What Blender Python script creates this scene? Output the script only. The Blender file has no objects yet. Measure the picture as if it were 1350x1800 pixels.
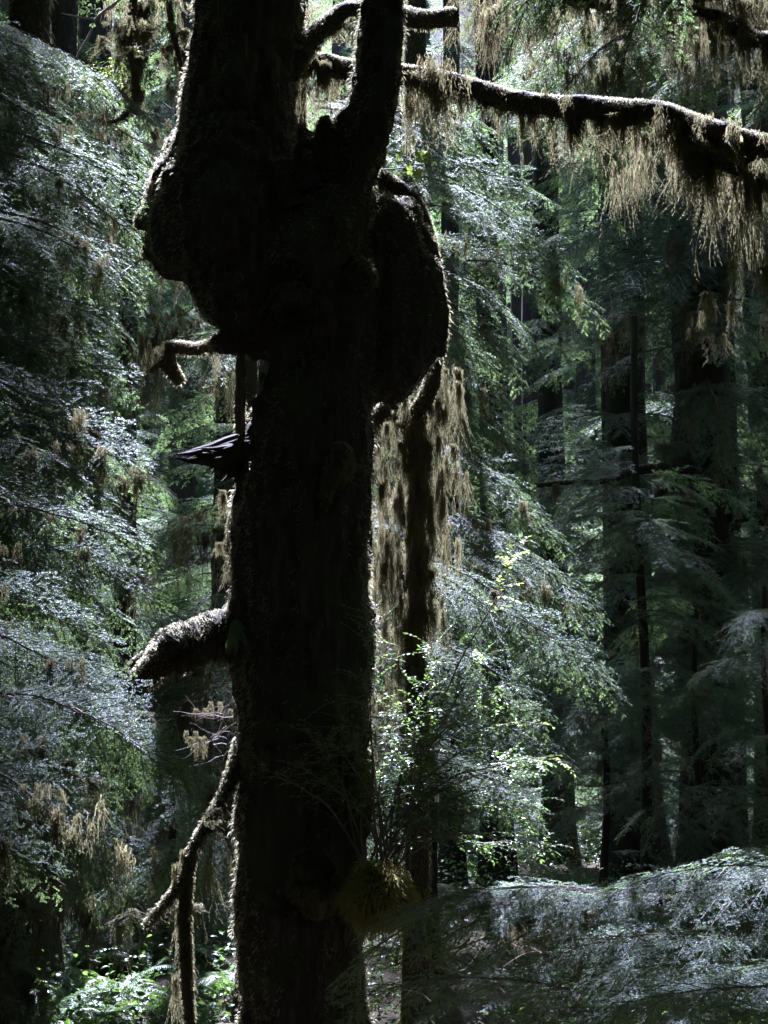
import bpy, math, random
import numpy as np
from mathutils import Vector, Matrix, noise as mnoise

SC = bpy.context.scene
COL = SC.collection
R = math.radians

# ------------------------------------------------------------------ camera
FPX = 900.0 / math.tan(R(18.0))          # focal length in photograph pixels
PITCH = R(7.0)
CAMZ = 3.5
cam = bpy.data.cameras.new('camera')
cam.sensor_fit = 'VERTICAL'; cam.sensor_height = 24.0
cam.lens = 12.0 / math.tan(R(18.0))
cam.clip_start = 0.1; cam.clip_end = 600.0
camo = bpy.data.objects.new('camera', cam); COL.objects.link(camo)
camo.location = (0, 0, CAMZ); camo.rotation_euler = (R(90) + PITCH, 0, 0)
SC.camera = camo

# ------------------------------------------------------------------ light
SUN_EL, SUN_AZ = R(58.0), R(-4.0)        # azimuth from +Y towards +X
SUNV = np.array([math.sin(SUN_AZ) * math.cos(SUN_EL), math.cos(SUN_AZ) * math.cos(SUN_EL), math.sin(SUN_EL)])
world = bpy.data.worlds.new('World'); SC.world = world; world.use_nodes = True
wn = world.node_tree.nodes; wl = world.node_tree.links
sky = wn.new('ShaderNodeTexSky'); sky.sky_type = 'NISHITA'; sky.sun_disc = False
sky.sun_elevation = SUN_EL; sky.sun_rotation = SUN_AZ
wl.new(sky.outputs[0], wn['Background'].inputs[0]); wn['Background'].inputs[1].default_value = 0.078
sl = bpy.data.lights.new('sun', 'SUN'); sl.energy = 5.0; sl.angle = R(0.6); sl.color = (1.0, 0.99, 0.98)
so = bpy.data.objects.new('sun', sl); COL.objects.link(so)
so.rotation_euler = Vector(SUNV).to_track_quat('Z', 'Y').to_euler()
SC.view_settings.view_transform = 'Standard'; SC.view_settings.look = 'None'
SC.view_settings.exposure = 3.3; SC.view_settings.gamma = 1.0
SC.view_settings.use_curve_mapping = False
SC.view_settings.use_white_balance = True          # camera set for sunlight: the shade goes blue
SC.view_settings.white_balance_temperature = 5250.0; SC.view_settings.white_balance_tint = 28.0
SC.cycles.max_bounces = 6; SC.cycles.diffuse_bounces = 4; SC.cycles.glossy_bounces = 2
SC.cycles.transmission_bounces = 4; SC.cycles.transparent_max_bounces = 4
SC.cycles.sample_clamp_indirect = 4.0

# ------------------------------------------------------------------ helpers
CP, SP = math.cos(PITCH), math.sin(PITCH)
def P(px, py, Y):
    """photograph pixel at the distance Y in front of the camera -> world point"""
    dx = (px - 675.0) / FPX; dy = (900.0 - py) / FPX
    d = np.array([dx, CP - dy * SP, SP + dy * CP])
    return np.array([0, 0, CAMZ]) + d * (Y / d[1])
def MPX(Y): return Y / FPX               # metres per photograph pixel at Y
def unit(v):
    v = np.asarray(v, float); return v / (np.linalg.norm(v, axis=-1, keepdims=True) + 1e-12)

def ground_z(x, y):
    x = np.asarray(x, float); y = np.asarray(y, float)
    z = 0.25 * np.sin(x * 0.31 + 1.3) * np.cos(y * 0.23) + 0.12 * np.sin(x * 0.9 + y * 0.7)
    z = z + np.where(y > 38, (y - 38) ** 1.25 * 0.26, 0.0)
    z = z + np.where(x > 3.0, (np.minimum(x, 30) - 3.0) * 0.02 * np.clip((y - 5) / 10, 0, 1), 0)
    z = z + np.where(np.abs(x) > 22, (np.abs(x) - 22) * 0.35, 0)
    z = z + np.where(y < -8, (-8 - y) * 0.3, 0)
    return z

class MB:
    """collects faces (triangles and quads) for one mesh"""
    def __init__(s): s.v = []; s.f3 = []; s.f4 = []; s.m3 = []; s.m4 = []; s.t3 = []; s.t4 = []; s.n = 0
    def add(s, v, f, mat=0, tone=None):
        v = np.asarray(v, float).reshape(-1, 3); f = np.asarray(f, int)
        if len(f) == 0: return
        k = f.shape[1]
        t = np.full(len(f), 0.5) if tone is None else (np.full(len(f), tone) if np.isscalar(tone) else np.asarray(tone, float))
        s.v.append(v)
        (s.f3 if k == 3 else s.f4).append(f + s.n)
        (s.m3 if k == 3 else s.m4).append(np.full(len(f), mat))
        (s.t3 if k == 3 else s.t4).append(t)
        s.n += len(v)
    def mesh(s, name, mats, smooth=False):
        V = np.concatenate(s.v); me = bpy.data.meshes.new(name)
        F3 = np.concatenate(s.f3) if s.f3 else np.zeros((0, 3), int)
        F4 = np.concatenate(s.f4) if s.f4 else np.zeros((0, 4), int)
        loops = np.concatenate([F3.ravel(), F4.ravel()]).astype(np.int32)
        n3, n4 = len(F3), len(F4)
        starts = np.concatenate([np.arange(n3) * 3, n3 * 3 + np.arange(n4) * 4]).astype(np.int32)
        me.vertices.add(len(V)); me.vertices.foreach_set('co', V.astype(np.float32).ravel())
        me.loops.add(len(loops)); me.loops.foreach_set('vertex_index', loops)
        me.polygons.add(n3 + n4); me.polygons.foreach_set('loop_start', starts)
        M = np.concatenate((s.m3 if s.m3 else []) + (s.m4 if s.m4 else []))
        me.polygons.foreach_set('material_index', M.astype(np.int32))
        me.polygons.foreach_set('use_smooth', np.full(n3 + n4, bool(smooth)))
        T = np.concatenate((s.t3 if s.t3 else []) + (s.t4 if s.t4 else []))
        a = me.attributes.new('tone', 'FLOAT', 'FACE'); a.data.foreach_set('value', T.astype(np.float32))
        me.update(calc_edges=True); me.validate()
        for m in (mats if isinstance(mats, (list, tuple)) else [mats]): me.materials.append(m)
        return me

def frame_along(pts):
    pts = np.asarray(pts, float)
    t = unit(np.gradient(pts, axis=0))
    ref = np.array([0, 0, 1.0]) if abs(t[:, 2]).mean() < 0.8 else np.array([1.0, 0, 0])
    n = unit(np.cross(t, ref)); b = np.cross(n, t)
    return t, n, b
def tube(mb, pts, rad, seg=8, mat=0, rough=0.0, rng=None, cap=True, tone=0.5):
    pts = np.asarray(pts, float); rad = np.broadcast_to(np.asarray(rad, float), (len(pts),))
    _, n, b = frame_along(pts)
    a = np.linspace(0, 2 * math.pi, seg, endpoint=False)
    ring = n[:, None] * np.cos(a)[None, :, None] + b[:, None] * np.sin(a)[None, :, None]
    rr = rad[:, None] * np.ones((1, seg))
    if rough and rng is not None: rr = rr * (1 + rng.normal(0, rough, rr.shape))
    v = pts[:, None] + ring * rr[..., None]
    N = len(pts); i = np.arange(N - 1)[:, None] * seg; j = np.arange(seg)[None]
    f = np.stack([i + j, i + (j + 1) % seg, i + seg + (j + 1) % seg, i + seg + j], -1).reshape(-1, 4)
    v = v.reshape(-1, 3)
    mb.add(v, f, mat, tone)
    if cap:
        for e in (0, N - 1):
            ids = np.arange(seg); vv = np.concatenate([v[e * seg:(e + 1) * seg], pts[e][None]])
            ff = np.stack([ids, (ids + 1) % seg, np.full(seg, seg)], -1)
            mb.add(vv, ff if e else ff[:, ::-1], mat, tone)
def smooth_path(ctrl, n):
    """Catmull-Rom through the control points (columns beyond xyz are carried along)"""
    c = np.asarray(ctrl, float); c = np.vstack([2 * c[0] - c[1], c, 2 * c[-1] - c[-2]])
    out = []; m = len(c) - 3
    for u in np.linspace(0, m - 1e-6, n):
        k = int(u); t = u - k; p0, p1, p2, p3 = c[k], c[k + 1], c[k + 2], c[k + 3]
        out.append(0.5 * (2 * p1 + (p2 - p0) * t + (2 * p0 - 5 * p1 + 4 * p2 - p3) * t * t + (3 * p1 - p0 - 3 * p2 + p3) * t ** 3))
    return np.array(out)

def link(name, me, parent=None, kind=None, label=None, cat=None, group=None):
    o = bpy.data.objects.new(name, me); COL.objects.link(o)
    if parent is not None: o.parent = parent
    if kind: o['kind'] = kind
    if label: o['label'] = label
    if cat: o['category'] = cat
    if group: o['group'] = group
    return o
def thing(name, label, cat, loc, group=None):
    o = link(name, None, None, None, label, cat, group); o.location = [float(c) for c in loc]
    o.empty_display_size = 0.2
    return o
def origin(o):
    p = np.zeros(3)
    while o is not None: p += np.array(o.location); o = o.parent
    return p
def part(name, mb, mats, parent, kind=None, smooth=True, label=None):
    """mesh given in world coordinates, stored relative to its parent"""
    off = origin(parent)
    mb.v = [v - off for v in mb.v]
    return link(name, mb.mesh(name, mats, smooth), parent, kind, label)
def place(name, me, parent, M, kind=None):
    o = link(name, me, parent, kind)
    M = Matrix(M); off = origin(parent) if parent is not None else np.zeros(3)
    M = Matrix.Translation(Vector([-c for c in off])) @ M
    o.matrix_basis = M
    return o
def basis(pos, xdir, up, roll=0.0, scale=(1, 1, 1)):
    x = unit(xdir); y = unit(np.cross(up, x)); z = np.cross(x, y)
    c, s = math.cos(roll), math.sin(roll)
    y2 = y * c + z * s; z2 = z * c - y * s
    M = Matrix.Identity(4)
    for k in range(3):
        M[k][0] = x[k] * scale[0]; M[k][1] = y2[k] * scale[1]; M[k][2] = z2[k] * scale[2]; M[k][3] = pos[k]
    return M

# ------------------------------------------------------------------ where the sun comes through the canopy
def YC(y): return 20.0 - (y - 250) / 1150 * 7.2    # outer face of the sunlit hemlock's cone
def YL(y): return 12.3 - (y - 150) / 1350 * 5.0    # and of the near left hemlock's
gap = []                                 # openings in the canopy: sun lines kept free
def free(px, py, Y, r): gap.append((P(px, py, Y), r))
for y in range(240, 1400, 90):
    for x in (720, 800, 880, 960, 1030): free(x, y, YC(y), .9)
for y in (60, 140, 230, 300, 380, 440): free(275 + 60 * (y < 200), y, 12, .4)
for x in (1040, 1080, 1130, 1220, 1270, 1330): free(x, 190 + (x - 1000) * .2, 11.9, .3)
for x in range(620, 1340, 80): free(x, 1600, 9.3, .55)
for y in range(300, 620, 60): free(1290, y, 12.3, .3); free(770, y, 12.2, .5)
for q in ((200, 800), (140, 720), (230, 870), (270, 1080), (200, 1040), (285, 1380), (240, 1300), (150, 1500)): free(q[0], q[1], YL(q[1]), .15)
for x in range(80, 340, 60): free(x, 1740, 19, .8)
for y in range(750, 1300, 80): free(690, y, 13.4, .5)
for y in (900, 1000, 1100, 1400, 1500, 1600, 1700): free(415, y, 12, .35)
for q in ((250, 100), (240, 1180), (300, 1110), (320, 620), (350, 1500), (330, 1650)): free(q[0], q[1], 12.5, .4)
for x in (630, 665, 700): free(x, 1540, 11.2, .3)
for q in ((1180, 850), (1175, 780), (1020, 690), (1180, 1160), (960, 640), (1180, 900), (1170, 1000), (1030, 900), (1180, 1230), (1330, 850), (1010, 1100)): free(q[0], q[1], 46, 2.4)
gp = np.array([g[0] for g in gap]); gr = np.array([g[1] for g in gap])
def blocked(c, rad):
    d = c - gp; tt = d @ SUNV; dist = np.linalg.norm(d - tt[:, None] * SUNV, axis=1); return bool(np.any((tt > 1.5) & (dist < gr + rad * .42)))

# ------------------------------------------------------------------ materials
def new_mat(name):
    m = bpy.data.materials.new(name); m.use_nodes = True; m.node_tree.nodes.clear()
    return m, m.node_tree.nodes, m.node_tree.links
def ramp(n, l, fac, stops):
    r = n.new('ShaderNodeValToRGB'); e = r.color_ramp.elements
    while len(e) < len(stops): e.new(0.5)
    for k, (p, c) in enumerate(stops): e[k].position = p; e[k].color = (*c, 1)
    l.new(fac, r.inputs[0]); return r.outputs[0]
def leaf_mat(name, lo, hi, trans, tfac=0.35, rough=0.4, spec=0.5, vary=0.3, nscale=3.0):
    """two-sided leaf: diffuse and gloss plus light passing through"""
    m, n, l = new_mat(name)
    at = n.new('ShaderNodeAttribute'); at.attribute_name = 'tone'
    oi = n.new('ShaderNodeObjectInfo'); tc = n.new('ShaderNodeTexCoord')
    nz = n.new('ShaderNodeTexNoise'); nz.inputs['Scale'].default_value = nscale; nz.inputs['Detail'].default_value = 3
    l.new(tc.outputs['Object'], nz.inputs['Vector'])
    a = n.new('ShaderNodeMath'); a.operation = 'MULTIPLY_ADD'; l.new(oi.outputs['Random'], a.inputs[0]); a.inputs[1].default_value = vary; l.new(at.outputs['Fac'], a.inputs[2])
    b = n.new('ShaderNodeMath'); b.operation = 'MULTIPLY_ADD'; l.new(nz.outputs['Fac'], b.inputs[0]); b.inputs[1].default_value = 0.8; l.new(a.outputs[0], b.inputs[2])
    c = n.new('ShaderNodeMath'); c.operation = 'SUBTRACT'; c.use_clamp = True; l.new(b.outputs[0], c.inputs[0]); c.inputs[1].default_value = 0.4 + vary * 0.5
    colr = ramp(n, l, c.outputs[0], [(0.0, lo), (1.0, hi)])
    p = n.new('ShaderNodeBsdfPrincipled'); l.new(colr, p.inputs['Base Color'])
    p.inputs['Roughness'].default_value = rough; p.inputs['Specular IOR Level'].default_value = spec
    t = n.new('ShaderNodeBsdfTranslucent'); mx = n.new('ShaderNodeMix'); mx.data_type = 'RGBA'; mx.blend_type = 'MULTIPLY'
    mx.inputs['Factor'].default_value = 0.0
    tr = ramp(n, l, c.outputs[0], [(0.0, tuple(x * 0.6 for x in trans)), (1.0, trans)]); l.new(tr, t.inputs['Color'])
    s = n.new('ShaderNodeMixShader'); s.inputs[0].default_value = tfac
    l.new(p.outputs[0], s.inputs[1]); l.new(t.outputs[0], s.inputs[2])
    o = n.new('ShaderNodeOutputMaterial'); l.new(s.outputs[0], o.inputs[0])
    return m
def bark_mat(name, stops, scale=(9, 9, 1.6), bump=0.6, rough=0.9, moss=None, moss_amt=0.5):
    m, n, l = new_mat(name)
    g = n.new('ShaderNodeNewGeometry'); mp = n.new('ShaderNodeMapping'); mp.inputs['Scale'].default_value = scale
    l.new(g.outputs['Position'], mp.inputs['Vector'])
    nz = n.new('ShaderNodeTexNoise'); nz.inputs['Scale'].default_value = 2.2; nz.inputs['Detail'].default_value = 8; nz.inputs['Roughness'].default_value = 0.7
    l.new(mp.outputs[0], nz.inputs['Vector'])
    c = ramp(n, l, nz.outputs['Fac'], stops)
    if moss:
        n2 = n.new('ShaderNodeTexNoise'); n2.inputs['Scale'].default_value = 2.3; n2.inputs['Detail'].default_value = 6
        l.new(g.outputs['Position'], n2.inputs['Vector'])
        f = ramp(n, l, n2.outputs['Fac'], [(moss_amt - 0.06, (0, 0, 0)), (moss_amt + 0.08, (1, 1, 1))])
        mx = n.new('ShaderNodeMix'); mx.data_type = 'RGBA'; l.new(f, mx.inputs['Factor']); l.new(c, mx.inputs['A']); mx.inputs['B'].default_value = (*moss, 1)
        c = mx.outputs['Result']
    b = n.new('ShaderNodeBump'); b.inputs['Strength'].default_value = bump; b.inputs['Distance'].default_value = 0.04
    l.new(nz.outputs['Fac'], b.inputs['Height'])
    p = n.new('ShaderNodeBsdfPrincipled'); l.new(c, p.inputs['Base Color']); p.inputs['Roughness'].default_value = rough
    p.inputs['Specular IOR Level'].default_value = 0.2; l.new(b.outputs[0], p.inputs['Normal'])
    o = n.new('ShaderNodeOutputMaterial'); l.new(p.outputs[0], o.inputs[0])
    return m

M_needle = leaf_mat('hemlock_needles', (0.016, 0.037, 0.048), (0.066, 0.115, 0.088), (0.34, 0.50, 0.15), 0.42, 0.54, 0.38)
M_dead = leaf_mat('sparse_shaded_needles', (0.05, 0.045, 0.03), (0.09, 0.09, 0.04), (0.2, 0.17, 0.07), 0.3, 0.5, 0.4)
M_twig = bark_mat('twig_bark', [(0.3, (0.06, 0.046, 0.038)), (0.7, (0.19, 0.155, 0.13))], (20, 20, 20), 0.2, 0.8)
M_bark = bark_mat('shaded_bark', [(0.25, (0.008, 0.006, 0.005)), (0.5, (0.030, 0.023, 0.018)), (0.75, (0.075, 0.060, 0.046))], moss=(0.036, 0.036, 0.016), moss_amt=0.56)
M_bark2 = bark_mat('conifer_bark', [(0.25, (0.012, 0.010, 0.008)), (0.5, (0.035, 0.028, 0.024)), (0.8, (0.08, 0.066, 0.056))], (7, 7, 0.9), 0.8, moss=(0.030, 0.034, 0.012), moss_amt=0.58)
M_wood = bark_mat('weathered_wood', [(0.3, (0.05, 0.03, 0.02)), (0.7, (0.20, 0.14, 0.10))], (14, 14, 2), 0.5, 0.85)
M_rot = bark_mat('rotten_wood', [(0.3, (0.010, 0.007, 0.005)), (0.7, (0.05, 0.034, 0.024))], (14, 14, 14), 0.6, 0.9)
M_pale = bark_mat('pale_twig', [(0.3, (0.18, 0.15, 0.13)), (0.7, (0.38, 0.34, 0.31))], (20, 20, 20), 0.2, 0.7)
M_moss = leaf_mat('clinging_moss', (0.014, 0.016, 0.006), (0.060, 0.060, 0.024), (0.50, 0.46, 0.25), 0.40, 0.8, 0.15, 0.2, 2.0)
M_rim = leaf_mat('rim_lit_moss', (0.06, 0.055, 0.03), (0.16, 0.15, 0.09), (0.60, 0.55, 0.38), 0.45, 0.8, 0.15, 0.2, 2.0)  # moss made paler so its colour carries the rim light
M_sunmoss = leaf_mat('sun_tinted_moss', (0.06, 0.06, 0.015), (0.15, 0.14, 0.04), (0.52, 0.47, 0.15), 0.42, 0.75, 0.2, 0.2, 4.0)  # cushion moss coloured lighter and yellower in place of sun reaching it
M_hang = leaf_mat('hanging_moss', (0.030, 0.028, 0.013), (0.10, 0.090, 0.044), (0.36, 0.32, 0.155), 0.42, 0.75, 0.2, 0.35, 3.0)
M_huck = leaf_mat('huckleberry_leaf', (0.018, 0.045, 0.018), (0.06, 0.11, 0.025), (0.22, 0.36, 0.06), 0.32, 0.36, 0.5)
M_lime = leaf_mat('thin_lime_leaf', (0.08, 0.14, 0.015), (0.14, 0.20, 0.02), (0.42, 0.54, 0.09), 0.45, 0.45, 0.4)
M_fern = leaf_mat('fern_frond', (0.02, 0.055, 0.02), (0.06, 0.12, 0.03), (0.20, 0.34, 0.05), 0.32, 0.4, 0.5)
M_red = leaf_mat('reddish_leaf', (0.16, 0.05, 0.03), (0.28, 0.10, 0.05), (0.5, 0.16, 0.07), 0.4, 0.5, 0.3)

def ground_mat():
    m, n, l = new_mat('forest_floor')
    g = n.new('ShaderNodeNewGeometry')
    nz = n.new('ShaderNodeTexNoise'); nz.inputs['Scale'].default_value = 1.4; nz.inputs['Detail'].default_value = 10; nz.inputs['Roughness'].default_value = 0.7
    l.new(g.outputs['Position'], nz.inputs['Vector'])
    c = ramp(n, l, nz.outputs['Fac'], [(0.3, (0.02, 0.015, 0.010)), (0.5, (0.05, 0.038, 0.025)), (0.62, (0.04, 0.045, 0.018)), (0.8, (0.09, 0.075, 0.05))])
    b = n.new('ShaderNodeBump'); b.inputs['Strength'].default_value = 0.8; b.inputs['Distance'].default_value = 0.08; l.new(nz.outputs['Fac'], b.inputs['Height'])
    p = n.new('ShaderNodeBsdfPrincipled'); p.inputs['Roughness'].default_value = 0.95; p.inputs['Specular IOR Level'].default_value = 0.15
    l.new(c, p.inputs['Base Color']); l.new(b.outputs[0], p.inputs['Normal'])
    o = n.new('ShaderNodeOutputMaterial'); l.new(p.outputs[0], o.inputs[0]); return m
M_ground = ground_mat()

# ------------------------------------------------------------------ ground
gx = np.concatenate([np.linspace(-140, -30, 14), np.linspace(-28, 28, 80), np.linspace(30, 140, 14)])
gy = np.concatenate([np.linspace(-80, -4, 16), np.linspace(-2, 60, 110), np.linspace(62, 220, 24)])
X, Yg = np.meshgrid(gx, gy); rg = np.random.default_rng(3)
Z = ground_z(X, Yg) + rg.normal(0, 0.04, X.shape)
v = np.stack([X, Yg, Z], -1).reshape(-1, 3); w = len(gx)
i = np.arange(len(gy) - 1)[:, None] * w; j = np.arange(w - 1)[None]
mb = MB(); mb.add(v, np.stack([i + j, i + j + 1, i + w + j + 1, i + w + j], -1).reshape(-1, 4))
link('ground', mb.mesh('ground', M_ground, True), None, 'structure')

# ------------------------------------------------------------------ foliage meshes (shared)
def needles(mb, O, D, N, Ls, step, nl, nw, rng, tone, mat=0):
    """two rows of needles along each twiglet (origin O, direction D, plane normal N, length Ls)"""
    cnt = np.maximum(2, (Ls / step).astype(int)); idx = np.repeat(np.arange(len(O)), cnt)
    k = np.concatenate([np.arange(c) for c in cnt]); u = (k + 0.5) / cnt[idx]
    S = unit(np.cross(N, D)); allv = []; tones = []
    for sgn in (-1, 1):
        base = O[idx] + D[idx] * (Ls[idx] * u)[:, None]
        ang = np.radians(62 - 25 * u + rng.normal(0, 9, len(u)))
        tilt = rng.normal(0.10, 0.28, len(u))
        d = unit(D[idx] * np.cos(ang)[:, None] + sgn * S[idx] * np.sin(ang)[:, None] + N[idx] * tilt[:, None])
        ln = nl * rng.uniform(0.7, 1.15, len(u)) * (1 - 0.35 * u)
        ww = unit(np.cross(N[idx] + rng.normal(0, 0.35, (len(u), 3)), d)) * (nw * 0.5)
        a = base; c = base + d * ln[:, None]; m = base + d * (ln * 0.55)[:, None]
        allv.append(np.stack([a, m + ww, c, m - ww], 1)); tones.append(np.clip(tone[idx] + 0.10 * u + rng.normal(0, 0.08, len(u)), 0, 1))
    V = np.concatenate(allv); T = np.concatenate(tones)
    mb.add(V.reshape(-1, 3), np.arange(len(V) * 4).reshape(-1, 4), mat, T)

def hemlock_bough(seed, detail, L=1.6, width=0.36, droop=0.28, sparse=0.06):
    """flat layered spray: base at the origin, tip at x = L, level before the droop"""
    rng = np.random.default_rng(seed)
    step_b, step_s, nstep, nl, nw = {'hi': (0.068, 0.033, 0.0075, 0.0170, 0.0046), 'mid': (0.075, 0.042, 0.012, 0.023, 0.0070),
                                     'low': (0.10, 0.06, 0.026, 0.038, 0.014)}[detail]
    n = 30; s = np.linspace(0, 1, n)
    wob = np.cumsum(rng.normal(0, 0.012, n)) * L * 0.35
    rach = np.stack([L * s, wob - wob[0] - (wob[-1] - wob[0]) * s, -droop * L * s ** 2.2 + 0.05 * L * np.sin(s * 2.6)], 1)
    mb = MB(); tube(mb, rach, 0.010 * L / 1.6 * (1 - s * 0.9) + 0.0012, 4, 1, cap=False)
    O, D, N, Ls, T = [], [], [], [], []
    cnt = int(L / step_b)
    for b in range(cnt):
        sb = 0.06 + 0.93 * (b + rng.uniform(0, 0.5)) / cnt
        for sgn in (-1, 1):
            if rng.random() < sparse: continue
            k = min(int(sb * (n - 1)), n - 2); fr = sb * (n - 1) - k
            p0 = rach[k] * (1 - fr) + rach[k + 1] * fr; t = unit(rach[k + 1] - rach[k])
            side = unit(np.cross([0, 0, 1.0], t)) * sgn; up = np.cross(t, side) * sgn
            ln = L * width * min(1, (sb + 0.15) / 0.4) * (1 - sb) ** 0.62 * rng.uniform(0.6, 1.15) + 0.07
            an = R(58 - 18 * sb + rng.normal(0, 6))
            d0 = unit(t * math.cos(an) + side * math.sin(an) + up * rng.normal(-0.06, 0.12))
            m = max(4, int(ln / 0.05)); tt = np.linspace(0, 1, m)
            sag = rng.uniform(0.10, 0.42)
            pts = p0 + d0 * (ln * tt)[:, None] + t * (0.16 * ln * tt ** 2)[:, None] + np.array([0, 0, -1.0]) * (sag * ln * tt ** 2)[:, None]
            tube(mb, pts, 0.0032 * (1 - 0.75 * tt) + 0.0006, 3, 1, cap=False)
            ns = max(2, int(ln / step_s)); tonb = rng.uniform(0.2, 0.6)
            for q in range(ns):
                u = (q + rng.uniform(0.1, 0.9)) / ns
                kk = min(int(u * (m - 1)), m - 2); ff = u * (m - 1) - kk
                pp = pts[kk] * (1 - ff) + pts[kk + 1] * ff; td = unit(pts[kk + 1] - pts[kk])
                sd = unit(np.cross([0, 0, 1.0], td)); nn = np.cross(td, sd)
                for sg in (-1, 1):
                    if rng.random() < 0.10 + sparse: continue
                    a2 = R(50 + rng.normal(0, 9)); l2 = (0.035 + 0.085 * (1 - u) ** 0.8 * min(1, ln / 0.3)) * rng.uniform(0.6, 1.2)
                    dd = unit(td * math.cos(a2) + sd * sg * math.sin(a2) + np.array([0, 0, -1.0]) * rng.uniform(-0.05, 0.38))
                    O.append(pp); D.append(dd); N.append(unit(nn + rng.normal(0, 0.18, 3))); Ls.append(l2); T.append(tonb + 0.25 * u * sb)
            O.append(pts[-2]); D.append(unit(pts[-1] - pts[-2])); N.append(up); Ls.append(0.06); T.append(tonb + 0.3)
    O, D, N = map(np.array, (O, D, N))
    N = unit(N - D * (N * D).sum(1, keepdims=True))
    needles(mb, O, D, N, np.array(Ls), nstep, nl, nw, rng, np.array(T))
    return mb.mesh('hemlock_bough_' + detail, [M_needle, M_twig])
HI = [hemlock_bough(100 + k, 'hi', 1.6, [0.36, 0.30, 0.42, 0.34][k], [0.26, 0.34, 0.2, 0.42][k]) for k in range(4)]
THIN = [hemlock_bough(150 + k, 'hi', 1.6, [0.40, 0.34, 0.42][k], [0.26, 0.34, 0.42][k], 0.26) for k in range(3)]
MID = [hemlock_bough(200 + k, 'mid', 1.6, [0.36, 0.30, 0.40, 0.34][k], [0.3, 0.4, 0.24, 0.5][k], 0.1) for k in range(4)]
LOW = [hemlock_bough(300 + k, 'low', 1.6, [0.40, 0.34, 0.44][k], [0.3, 0.4, 0.2][k], 0.06) for k in range(3)]

def moss_curtain(seed, width, length, strands):
    """ragged beards of moss hanging to -z from an uneven line of the given width along x"""
    rng = np.random.default_rng(seed); mb = MB()
    nb = max(2, int(width / 0.10)); cx = rng.uniform(-width / 2, width / 2, nb); cl = length * rng.uniform(0.25, 1.0, nb) ** 1.1; hw = rng.uniform(0.008, 0.07, nb); cy = rng.normal(0, 0.03, nb)
    f1, f2 = rng.uniform(5, 12, 2)
    for k in range(strands):
        c = rng.integers(nb); e = rng.uniform(-1, 1); x0 = cx[c] + hw[c] * e
        ln = max(0.04, cl[c] * (1 - 0.55 * abs(e)) * rng.uniform(0.3, 1.05)); m = max(6, int(ln / 0.035)); t = np.linspace(0, 1, m)
        z0 = 0.03 * math.sin(f1 * x0 + seed) + 0.02 * math.sin(f2 * x0) + rng.normal(0, 0.015) + 0.02
        pts = np.stack([x0 - hw[c] * e * 0.8 * t + np.cumsum(np.cumsum(rng.normal(0, 0.0045, m))) * .6 + np.cumsum(rng.normal(0, .008, m)) + .012 * ln / .5 * np.sin(t * rng.uniform(4, 9) + rng.uniform(0, 6)) + rng.normal(0, .04) * t * ln, cy[c] + rng.normal(0, 0.02) + np.cumsum(rng.normal(0, 0.009, m)), z0 - ln * t ** 1.05], 1)
        wd = (rng.uniform(0.0010, 0.0032) * (1.0 - 0.8 * t) + 0.0006) * rng.uniform(.5, 1.5, m)
        an = rng.uniform(0, math.pi) + np.cumsum(rng.normal(0, 0.4, m)); sd = np.stack([np.cos(an), np.sin(an), np.zeros(m)], 1) * wd[:, None]
        V = np.stack([pts - sd, pts + sd], 1).reshape(-1, 3); i = np.arange(m - 1) * 2
        tone = rng.uniform(0.1, 0.9)
        mb.add(V, np.stack([i, i + 1, i + 3, i + 2], 1), 0, tone)
        h = max(3, int(ln / 0.009)); u = rng.integers(0, m - 1, h); a = rng.uniform(0, 2 * math.pi, h); hl = rng.uniform(0.008, 0.04, h)
        b = pts[u]; d = np.stack([np.cos(a) * 0.6, np.sin(a) * 0.6, rng.uniform(-1.0, -0.2, h)], 1) * hl[:, None]
        w2 = np.stack([-np.sin(a), np.cos(a), np.zeros(h)], 1) * 0.0013
        mb.add(np.stack([b - w2, b + w2, b + d], 1).reshape(-1, 3), np.arange(h * 3).reshape(-1, 3), 0, tone)
    return mb.mesh('hanging_moss', M_hang)
MOSS = [moss_curtain(400 + k, w, l, n) for k, (w, l, n) in enumerate([(0.5, 0.45, 150), (0.5, 0.8, 170), (0.4, 1.1, 170), (0.6, 0.35, 150), (0.22, 1.0, 90), (0.3, 0.6, 90)])]

def put_bough(parent, a, b, rng, meshes, roll=None, wid=1.0, L0=1.6, droop_fix=0.28):
    """a bough from the base point a to its tip b"""
    a = np.asarray(a, float); b = np.asarray(b, float); d = b - a; ln = np.linalg.norm(d)
    me = meshes[rng.integers(len(meshes))]; sc = ln / (L0 * math.hypot(1, droop_fix))
    h = unit([d[0], d[1], 0]); pitch = math.atan2(d[2], math.hypot(d[0], d[1])) + math.atan(droop_fix) * 0.9
    x = h * math.cos(pitch) + np.array([0, 0, math.sin(pitch)])
    r = rng.normal(0, 0.22) if roll is None else roll
    return place('bough', me, parent, basis(a, x, [0, 0, 1.0], r, (sc, sc * wid * rng.uniform(0.85, 1.15), sc)), 'stuff')
def put_moss(parent, p, xdir, rng, length=None, pick=None, s=None):
    k = rng.integers(len(MOSS)) if pick is None else pick
    sx = rng.uniform(0.75, 1.25) if s is None else s; sz = sx * rng.uniform(0.7, 1.35) if length is None else length / [0.45, 0.8, 1.1, 0.35, 1.0, 0.6][k]
    x = unit([xdir[0] + rng.normal(0, .3), xdir[1] + rng.normal(0, .3), 0]) * (1 if rng.random() < 0.5 else -1)
    return place('hanging_moss', MOSS[k], parent, basis(p, x, [0, 0, 1.0], 0, (sx, sx, sz)), 'stuff')
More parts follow.
